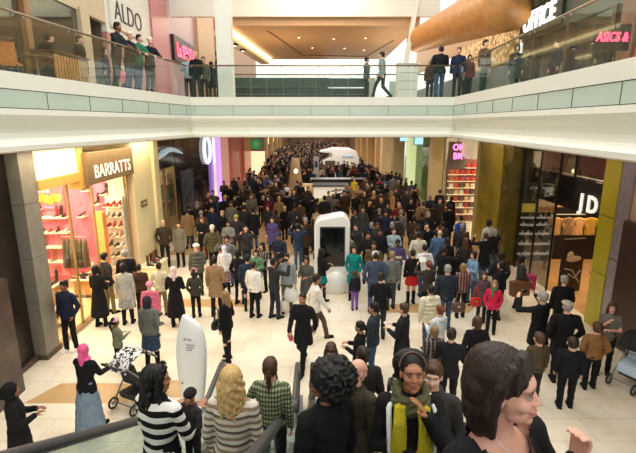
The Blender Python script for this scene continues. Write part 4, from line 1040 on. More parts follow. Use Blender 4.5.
struct('wall_sport_band', MB().box((7.62, 11.35, 2.75), (7.8, 16.2, 3.75)), mat('black_shop_fascia', (20, 19, 19), .3))
struct('window_7', MB().box((7.36, 13.6, .05), (7.38, 16.2, 4.77)).box((7.36, 11.35, 3.75), (7.38, 13.6, 4.77)), glass('dark_shop_glass', (96, 88, 76), .12, refl=.6))
sm = MB()
for y in (12.8, 13.6, 14.8, 16.0): sm.box((7.34, y, 3.75 if y < 13.5 else 0), (7.4, y + .03, 4.77))
struct('trim_39', sm, mat('dark_mullion', (40, 36, 32), .3, .4))
struct('wall_right_dark_pier', MB().box((7.0, 16.2, 0), (7.5, 17.0, 4.77)), mat('dark_gold_glass', (92, 82, 34), .08, 0, .3, 1.5))
struct('wall_right_gold_glass', MB().box((6.95, 17.0, 0), (7.25, 19.3, 4.77)), mat('olive_gold_glass', (158, 142, 52), .1, 0, .25, 1.2))
struct('trim_40', MB().box((6.9, 19.3, 0), (7.3, 19.55, 4.77)), mat('pale_edge', (190, 170, 120), .4))
lg = sign_box('logo_sign', 'big white two-letter logo on the black band of the dark sports shop', (7.6, 12.3, 3.08), (.06, 1.5, .62), mat('black_shop_fascia', (20, 19, 19), .3), 'J D', .66, mat('white_logo', (236, 234, 226), .4, emit=(255, 250, 240), es=.35), (R(90), 0, R(-90)), (-.05, 0, -.02), .015, 1.0, .02)
# sneaker wall (faces the camera)
sr = empty('sneaker_rack', (8.15, 16.5, 0)); tag(sr, 'black rack with rows of white trainers under a yellow banner in the dark sports shop', 'rack')
X0, X1 = 7.7, 9.0
MB().box((X0 - 8.15, .3, 0), (X1 - 8.15, .42, 2.3)).build('back_panel', mat('black_shop_wall', (18, 17, 17), .5), sr)
MB().box((X0 - 8.15, .16, 1.98), (X1 - 8.15, .24, 2.3)).build('banner', mat('banner_yellow', (200, 184, 70), .5, emit=(230, 206, 80), es=.25), sr)
MB().box((X0 - 7.62, .12, 2.02), (X1 - 8.2, .16, 2.26)).build('banner_picture', mat('banner_orange', (206, 146, 96), .5), sr)
for i, z in enumerate((.35, .75, 1.15, 1.5, 1.78)):
    MB().box((X0 - 8.15, .0, z - .02), (X1 - 8.15, .3, z)).build('shelf', mat('rack_shelf_glow', (90, 86, 80), .4, emit=(255, 240, 220), es=.35), sr)  # emission put into the shelf colour to brighten the trainers
    for k in range(6):
        if i in (0, 1) and k in (2, 4): continue
        shoe(0, (X0 + .14 + k * .21, 16.64, z), R(160), (236, 226, 214) if (k + i) % 4 else (70, 66, 64), 'white trainer on the rack under the yellow banner' if (k + i) % 4 else 'grey trainer on the rack under the yellow banner', 'white trainers on the dark rack' if (k + i) % 4 else 'grey trainers on the dark rack', SOLEW)
# hanging shirts
def shirt(loc, rz, c, label, group=None):
    r_ = empty('hanging_shirt', loc, rz); tag(r_, label, 'shirt', group)
    mb = MB(); mb.loft([(-.62, .2, .05, 0), (-.3, .19, .055, 0), (-.06, .2, .05, 0), (0, .08, .04, 0)], 14); mb.cap((-.17, 0, -.08), (-.3, 0, -.36), .06, .05).cap((.17, 0, -.08), (.3, 0, -.36), .06, .05)
    me = fuse(mb, .02, 2); link('shirt', me, fabric(c), r_); MB().tube([(0, 0, .0), (0, 0, .08), (.03, 0, .1)], .006, 6).build('hanger_hook', STEEL, r_)
for i, (px, c, nm) in enumerate([(541, (246, 226, 190), 'large cream'), (549, (240, 216, 176), 'second cream'), (560, (226, 180, 120), 'tan'), (568, (196, 140, 84), 'amber')]):
    q = at_y(px, 201, 15.6); shirt((q.x, 15.6, 3.0), 0, c, '%s shirt hanging below the black band of the sports shop' % nm)
for i, (px, py, c, nm) in enumerate([(556, 222, (210, 160, 96), 'ochre'), (578, 226, (222, 170, 120), 'peach'), (590, 228, (190, 150, 60), 'mustard'), (567, 232, (150, 120, 84), 'drab')]):
    q = at_y(px, py, 14.9); shirt((q.x, 14.9, 2.15), 0, c, '%s shirt on the lower rail of the dark sports shop' % nm)
rl = empty('clothes_rail', (9.6, 14.9, 0)); tag(rl, 'steel rail crossing the dark sports shop with shirts on it', 'rail')
MB().cap((-1.5, 0, 2.25), (1.2, 0, 2.25), .02).cap((-1.5, 0, .01), (-1.5, 0, 2.25), .02).cap((1.2, 0, .01), (1.2, 0, 2.25), .02).build('bar', STEEL, rl)
rl = empty('clothes_rail', (9.9, 15.6, 0)); tag(rl, 'tall steel rail at the back of the dark sports shop', 'rail')
MB().cap((-1.5, 0, 3.1), (1.2, 0, 3.1), .02).cap((-1.5, 0, .01), (-1.5, 0, 3.1), .02).cap((1.2, 0, .01), (1.2, 0, 3.1), .02).build('bar', STEEL, rl)
# standing posters with white trainers
for i, (x, y, z, nm) in enumerate([(8.05, 13.55, 0, 'with a pale trainer at the sports shop entrance, left one'), (8.2, 11.95, 0, 'with a pale trainer beside the yellow pier')]):
    r_ = empty('standing_poster', (x, y, .012), R(12)); tag(r_, 'dark standing poster %s' % nm, 'poster')
    MB().box((-.38, -.05, 0), (.38, .05, 1.75)).build('panel', mat('poster_dark', (44, 36, 32), .35), r_, bevel=.01)
    MB().ell((0, -.06, 1.1), (.28, .02, .1)).ell((-.14, -.06, 1.22), (.12, .02, .13)).build('shoe_picture', mat('poster_shoe', (206, 180, 150), .5), r_)
    MB().tube([(-.3, -.055, .35), (-.1, -.055, .6), (.1, -.055, .45), (.3, -.055, .7)], .02, 6).tube([(-.3, -.055, .8), (0, -.055, .72), (.3, -.055, .3)], .018, 6).build('line_drawing', mat('poster_line', (190, 180, 168), .5), r_)
bk_ = empty('bench', (8.6, 12.4, .012)); tag(bk_, 'timber counter rail just inside the yellow pier', 'counter')
MB().box((-.6, -.15, .95), (.5, .15, 1.02)).build('top', mat('timber', (160, 118, 76), .4), bk_); MB().box((-.5, -.1, 0), (-.42, .1, .95)).box((.34, -.1, 0), (.42, .1, .95)).build('support', DARK, bk_)
# curved light strips seen in the sports shop
for i, (a, b, c, nm) in enumerate([((528, 189), (548, 200), (572, 197), 'white curved light strip above the shirts in the sports shop')]):
    p0, p1, p2 = at_y(*a, 16.4), at_y(*b, 16.0), at_y(*c, 15.6); mb = MB()
    mb.tube([(p0 * (1 - t) ** 2 + p1 * 2 * t * (1 - t) + p2 * t * t) for t in [k / 10 for k in range(11)]], .06, 8)
    tag(mb.build('light_strip', mat('cool_strip', (226, 236, 236), .4, emit=(225, 240, 240), es=1.1), None, True), nm, 'light')
s_ = MB().box((8.6, 12.0, 4.1), (8.68, 13.0, 4.16)).build('light_tube', mat('warm_tube', (255, 230, 190), .4, emit=(255, 214, 160), es=3)); tag(s_, 'bright horizontal tube light high in the sports shop near the yellow pier', 'light')
# shoe-wall shop with the pink sign
struct('wall_right_shoe_shop', MB().box((6.9, 24.4, 0), (12, 24.6, 4.77)), mat('white_shop_wall', (238, 228, 204), .6))
struct('trim_41', MB().box((6.9, 20.1, 3.7), (7.2, 24.4, 4.77)), mat('pale_fascia', (226, 216, 180), .5, emit=(255, 240, 200), es=.15))
struct('window_8', MB().box((7.0, 20.1, 0), (7.02, 24.4, 3.7)), glass('shop_glass_clear', (235, 230, 210), .03))
hr_ = empty('wall_rack', (7.9, 23.9, 0)); tag(hr_, 'lit wall rack of small square packs and red boxes under the pink sign', 'rack')
MB().box((-.9, .3, 0), (.9, .4, 3.4)).build('back_panel', mat('rack_back', (150, 92, 76), .5), hr_)
for i in range(8):
    z = .4 + i * .36; MB().box((-.9, 0, z), (.9, .3, z + .03)).build('shelf', SHELF, hr_)
    for k in range(6):
        b_ = MB().box((7.08 + k * .29, 23.95, z + .03), (7.28 + k * .29, 24.12, z + .25)).build('small_pack', mat('pack', [(226, 220, 206), (196, 60, 50), (90, 84, 80), (226, 196, 150)][(i * 2 + k) % 4 if i < 5 else 1], .5)); tag(b_, 'small %s pack on the %s shelf of the lit rack under the pink sign' % (['white', 'red', 'grey', 'beige'][(i * 2 + k) % 4 if i < 5 else 1], ['lowest', 'second', 'third', 'fourth', 'fifth', 'sixth', 'seventh', 'top'][i]), 'pack', 'small packs on the %s rack shelf' % ['lowest', 'second', 'third', 'fourth', 'fifth', 'sixth', 'seventh', 'top'][i])
ps = empty('hanging_sign', (6.75, 21.9, 3.75)); tag(ps, 'grey box sign with glowing pink letters above the right crowd', 'sign')
MB().box((-.42, -.12, -.65), (.42, .12, .65)).build('box', mat('taupe_box', (120, 104, 90), .5), ps, bevel=.01)
text('lettering', 'OK\nBK', .42, mat('pink_letters', (255, 170, 220), .4, emit=(255, 120, 200), es=1.2), ps, (0, -.14, .17), (R(90), 0, 0), .01, .01, .9)
MB().cap((0, 0, .65), (0, 0, 1.02), .02).build('bracket', STEEL, ps)
# columns and green lit shop further right
COLM = mat('cream_column', (222, 200, 152), .5, 0, .03, 2)
struct('wall_right_column', MB().box((6.3, 24.8, 0), (6.9, 25.6, 4.77)), COLM)
struct('wall_right_green_shop', MB().box((7.4, 25.6, 0), (7.6, 36, 4.77)), mat('green_lit_display', (120, 132, 70), .4, 0, .7, 2.5))
struct('window_9', MB().box((6.75, 25.6, 0), (6.78, 35, 4.77)), glass('shop_glass_green', (150, 180, 130), .12))
struct('trim_42', MB().box((6.3, 31.2, 0), (6.8, 32.1, 4.77)), mat('pale_green_light', (206, 220, 160), .4, emit=(220, 236, 170), es=.35))
for i, (y, nm) in enumerate([(28, 'nearer'), (33, 'farther')]):
    sg = empty('hanging_screen', (6.2, y, 4.25)); tag(sg, '%s pale lit screen hanging over the right shops' % nm, 'screen')
    MB().box((-.3, -.05, -.3), (.3, .05, .3)).build('housing', mat('grey_box', (100, 110, 120), .4), sg); MB().cap((0, 0, .3), (0, 0, .52), .02).build('bracket', STEEL, sg); MB().box((-.26, -.07, -.26), (.26, -.05, .26)).build('screen', mat('blue_screen', (150, 190, 220), .4, emit=(150, 200, 235), es=.8), sg)
struct('wall_right_column_2', MB().box((6.0, 36, 0), (6.9, 37.2, 4.77)), COLM)
struct('wall_right_column_3', MB().box((5.7, 40, 0), (6.9, 41.5, 4.77)), COLM)
struct('wall_right_far', MB().box((6.6, 41.5, 0), (7.2, 95, 4.77)), mat('far_tan_shops', (140, 104, 72), .5, 0, .6, .6))
for k in range(4): struct('trim_43', MB().box((5.9, 46 + k * 8, 0), (6.6, 47.4 + k * 8, 4.77)), mat('far_column', (220, 184, 130), .5))

# ---------------------------------------------------------------- concourse furniture
WG = mat('glossy_white_shell', (236, 237, 234), .18, 0, .01, 1, coat=.5)
def shell(prof_w, depth, hole=None):
    """A rounded standing shell: outline in x-z extruded in y."""
    mb = MB(); mb.prism(prof_w, 'y', -depth / 2, depth / 2); return mb
def rounded(w_, h, r, lean=0, n=8):
    P = [(-w_ / 2 * .96, 0), (w_ / 2 * .96, 0)]
    for k in range(n + 1): a = math.pi / 2 * k / n; P.append((w_ / 2 - r + r * math.cos(math.pi / 2 * 0 + a), h - r + r * math.sin(a)))
    for k in range(n + 1): a = math.pi / 2 + math.pi / 2 * k / n; P.append((-w_ / 2 + r + r * math.cos(a), h - lean - r + r * math.sin(a)))
    return P
q = floor_p(332, 213, 2.54)
kx, ky = q.x, q.y
ki = empty('information_kiosk', (kx, ky, 0)); tag(ki, 'tall glossy white rounded information kiosk with a black screen', 'kiosk')
MB().prism(rounded(1.12, 2.54, .3, .1), 'y', -.32, .32).build('shell', WG, ki, bevel=.06)
MB().box((-.34, -.355, .95), (.36, -.32, 2.12)).build('screen', mat('black_screen', (16, 18, 20), .08), ki)
MB().box((-.38, -.345, .9), (.4, -.33, 2.17)).build('screen_surround', mat('dark_bezel', (40, 42, 44), .3), ki)
MB().ell((.12, -.24, .3), (.42, .24, .46)).build('base_bulge', WG, ki, True)
# second kiosk lower right behind
q = floor_p(343, 150, 2.8)
bo = empty('curved_booth', (0, 45, 0)); bo.location.x = at(338, 150, 2.8).x * 45 / at(338, 150, 2.8).y if 0 else .0
bo.location = (2.05, 45.0, 0); tag(bo, 'large white curved booth with an open side far down the concourse', 'booth')
bp = [(-1.9, 0), (-1.5, 0), (-1.5, .35), (-.75, .35), (-.75, 0), (1.9, 0), (2.0, 1.9), (1.7, 2.55), (1.0, 2.85), (-.6, 2.9), (-1.9, 2.6), (-1.9, 2.45), (-.7, 2.35), (-.75, 2.0), (-1.5, 1.7), (-1.9, 1.4)]
MB().prism([(x, z) for x, z in bp], 'y', -.9, .9).build('shell', WG, bo, bevel=.08)
MB().box((-1.35, -.93, .4), (-.35, -.88, 1.65)).build('opening', mat('booth_inside', (90, 76, 58), .5), bo)
MB().box((.3, -.94, 1.95), (1.4, -.9, 2.1)).build('logo_strip', mat('pale_blue', (150, 190, 214), .4), bo)
# white counter with black top
cb = empty('service_counter', (.85, 29.5, 0)); tag(cb, 'white service counter with a black top and dark line drawings on its front', 'counter')
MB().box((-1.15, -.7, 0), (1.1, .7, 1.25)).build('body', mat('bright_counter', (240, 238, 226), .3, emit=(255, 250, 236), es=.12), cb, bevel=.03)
MB().box((-1.22, -.78, 1.25), (1.17, .78, 1.33)).build('top', BLACK, cb)
MB().bar((.0, -.72, .95), (.7, -.72, 1.05), .02, .08).bar((.1, -.72, .7), (.9, -.72, .85), .02, .1).bar((-.1, -.72, .45), (.6, -.72, .5), .02, .07).build('drawing', BLACK, cb)
MB().box((-1.0, -.73, .1), (-.45, -.7, .5)).build('badge', mat('pale_green', (190, 206, 150), .4), cb)
cb = empty('service_counter', (1.9, 32.3, 0)); tag(cb, 'long black counter behind the white service counter', 'counter')
MB().box((-2.4, -.5, 0), (1.6, .5, 1.3)).build('body', mat('black_counter', (24, 23, 24), .3), cb, bevel=.02); MB().box((-2.45, -.55, 1.3), (1.65, .55, 1.36)).build('top', DARK, cb)
cb = empty('display_cabinet', (-.95, 30.9, 0)); tag(cb, 'low cream cabinet with lit shelves left of the white service counter', 'cabinet')
MB().box((-.6, -.35, 0), (.6, .35, 1.15)).build('body', mat('cream_cabinet', (222, 196, 146), .5), cb); MB().box((-.45, -.37, .2), (.1, -.35, .95)).build('lit_panel', mat('lit_panel', (246, 240, 220), .4, emit=(255, 245, 220), es=.5), cb)
for z in (.35, .6, .8): MB().box((-.4, -.39, z), (.05, -.37, z + .05)).build('product_strip', mat('olive_pack', (120, 110, 60), .5), cb)
tt = empty('light_totem', (-1.45, 28.6, 0)); tag(tt, 'tapered tan totem with a round light standing in the far crowd', 'totem')
MB().loft([(0, .62, .4, 0), (1.2, .5, .33, 0), (2.4, .33, .26, 0), (3.0, .27, .22, 0), (3.1, .2, .18, 0)], 20, sq=.7).build('body', mat('tan_totem', (160, 128, 88), .5), tt, True)
MB().ell((0.05, -.26, 2.3), (.12, .05, .14)).build('lamp', mat('warm_lamp', (255, 236, 190), .4, emit=(255, 230, 170), es=2.5), tt, True)
fl = MB().box((-.22, -.04, 0), (.22, .04, 2.5)).build('banner_stand', mat('pale_banner', (206, 216, 222), .4), None, bevel=.02); fl.location = (-.15, 38, 0); tag(fl, 'narrow pale banner stand left of the large curved booth', 'banner')
MB().box((-.14, -.06, 1.6), (.14, -.04, 2.1)).build('logo', mat('banner_blue', (60, 90, 130), .4), fl)
# white fin totem in the foreground
q = floor_p(197, 318, 1.93)
ft = empty('white_fin_sign', (-2.33, 7.45, 0), R(-8)); tag(ft, 'tall white fin-shaped standing sign with small grey print beside the escalator', 'sign')
mb = MB()
pr_ = [(0, -.19, .17, .07), (.25, -.23, .2, .09), (.7, -.28, .27, .11), (1.2, -.29, .31, .11), (1.55, -.24, .3, .1), (1.78, -.17, .22, .08), (1.9, -.12, .02, .06), (1.94, -.1, -.06, .03)]
vs = []
for z, a, b, d in pr_:
    for t in range(24):
        th = 2 * math.pi * t / 24; x = (a + b) / 2 + (b - a) / 2 * math.copysign(abs(math.cos(th)) ** .75, math.cos(th)); vs.append((x, d * math.copysign(abs(math.sin(th)) ** .75, math.sin(th)), z))
mb.add(vs, [(i * 24 + j, i * 24 + (j + 1) % 24, (i + 1) * 24 + (j + 1) % 24, (i + 1) * 24 + j) for i in range(7) for j in range(24)] + [tuple(range(24))[::-1], tuple(168 + j for j in range(24))])
o = mb.build('shell', mat('satin_white', (242, 244, 241), .3, 0, .01, 1), ft, True); o.modifiers.new('s', 'SUBSURF').levels = 1; o.modifiers['s'].render_levels = 2
GP = mat('grey_print', (130, 134, 138), .5)
MB().box((-.06, -.125, 1.5), (-.035, -.1, 1.53)).build('mark', GP, ft)
text('lettering', 'Info', .06, GP, ft, (.04, -.118, 1.51), (R(90), 0, 0), .004)
for k in range(3): MB().box((-.03, -.118, 1.4 - k * .05), (.14 - .03 * k, -.105, 1.408 - k * .05)).build('print_line', GP, ft)
MB().cap((-.16, -.105, .62), (-.16, -.095, .62), .02, .02, 12, True).build('lock', GP, ft)
MB().ell((0, 0, .02), (.24, .12, .03)).build('base', GP, ft, True)

# ---------------------------------------------------------------- escalators
RUB = mat('black_rubber_handrail', (24, 24, 26), .35, 0, .05, 10)
RUBG = mat('grey_rubber_handrail', (74, 74, 74), .3, 0, .05, 10)
EG = glass('escalator_glass', (160, 206, 202), .12)
STEP = mat('ribbed_steel_step', (96, 98, 100), .4, .6, .1, 30)
SLOPE = .6; Y0 = 6.3
def stepz(y): return max(0, SLOPE * (Y0 - y))
def escalator(x0, x1, label, railm, ends):
    root = empty('escalator', ((x0 + x1) / 2, Y0, 0)); tag(root, label, 'escalator'); ox, oy = (x0 + x1) / 2, Y0
    topy = Y0 - 6.2 / SLOPE
    for sd, x, ye in ((0, x0, ends[0]), (1, x1, ends[1])):
        xx = x - ox
        pts = [(xx, topy + 2.5 - oy, stepz(topy + 2.5) + .97)]
        for y in (1, 3, 5): pts.append((xx, y - oy, stepz(y) + .97))
        for k in range(7): a = k / 6; y = Y0 - .25 + .5 * a; pts.append((xx, y - oy, .97 + SLOPE * max(0, (.25 - .5 * a)) * (1 - a * .5) ** 1))
        pts += [(xx, ye - .35 - oy, .97)]
        for k in range(1, 9):
            a = math.pi * k / 8; pts.append((xx, ye - .35 - oy + .3 * math.sin(a), .67 + .3 * math.cos(a)))
        pts += [(xx, ye - .8 - oy, .37)]
        MB().tube(pts, .045, 10).build('handrail', railm, root, True)
        g = [(pp[1], pp[2] - .04) for pp in pts[:-1]]
        low = [(ye - .35 - oy, .2), (Y0 - oy, .2), (topy + 2.5 - oy, stepz(topy + 2.5) + .15)]
        # pane outline
        MB().prism([(u, v) for u, v in g[:12]] + [(ye - .35 - oy, .93), (ye - .12 - oy, .67), (ye - .35 - oy, .4)] + low, 'x', xx - .008, xx + .008).build('glass_balustrade', EG, root)
        MB().prism([(ye - .1 - oy, 0), (ye - .1 - oy, .22), (Y0 - oy, .22), (topy + 2.5 - oy, stepz(topy + 2.5) + .2), (topy + 2.5 - oy, stepz(topy + 2.5) - .35), (Y0 - .5 - oy, 0)], 'x', xx - .09, xx + .09).build('skirt', STEEL, root)
    # steps
    st = MB().box((x0 - ox + .1, -.2, -.24), (x1 - ox - .1, .2, 0)); 
    for k in range(14): xk = x0 - ox + .14 + k * (x1 - x0 - .28) / 13; st.box((xk - .012, -.2, 0), (xk + .012, .2, .008))
    sm_ = st.mesh('step'); edge = MB().box((x0 - ox + .1, .185, -.01), (x1 - ox - .1, .2, .012)).mesh('edge')
    y = Y0 - .2; k = 0
    while y > -1.6:
        o = link('step', sm_, STEP, root); o.location = (0, y - oy, SLOPE * (Y0 - y - .2) + .24 * 0 + .12)
        e_ = link('yellow_edge', edge, mat('yellow_edge', (190, 170, 60), .5), o)
        y -= .4; k += 1
    MB().prism([(Y0 - .2 - oy, -.15), (-1.8 - oy, stepz(-1.8) - .45), (-1.8 - oy, stepz(-1.8) - .75), (Y0 - 1 - oy, -.15)], 'x', x0 - ox - .08, x1 - ox + .08).build('truss', mat('truss_panel', (170, 172, 168), .5), root)
    MB().box((x0 - ox + .05, -.05, 0), (x1 - ox - .05, 1.3, .02)).build('landing_plate', STEEL, root)
    return root
escalator(-1.78, -.38, 'left escalator with a grey handrail carrying the blonde woman down', RUBG, (7.75, 7.7))
escalator(-.1, 1.28, 'middle escalator with black handrails carrying the nearest people down', RUB, (7.7, 7.2))
def onstep(px, py, depth):
    """Foot position and height of a person on the escalator whose head top is seen at px, py at the given distance along the lens axis."""
    d = ray(px, py); x, y, z = d.x * depth, d.y * depth, CAM_Z + d.z * depth
    k = max(0, round((Y0 - .2 - y) / .4)); zs = SLOPE * .4 * k + .13 if y < Y0 - .0 else .02
    return Vector((x, y, zs)), z - zs
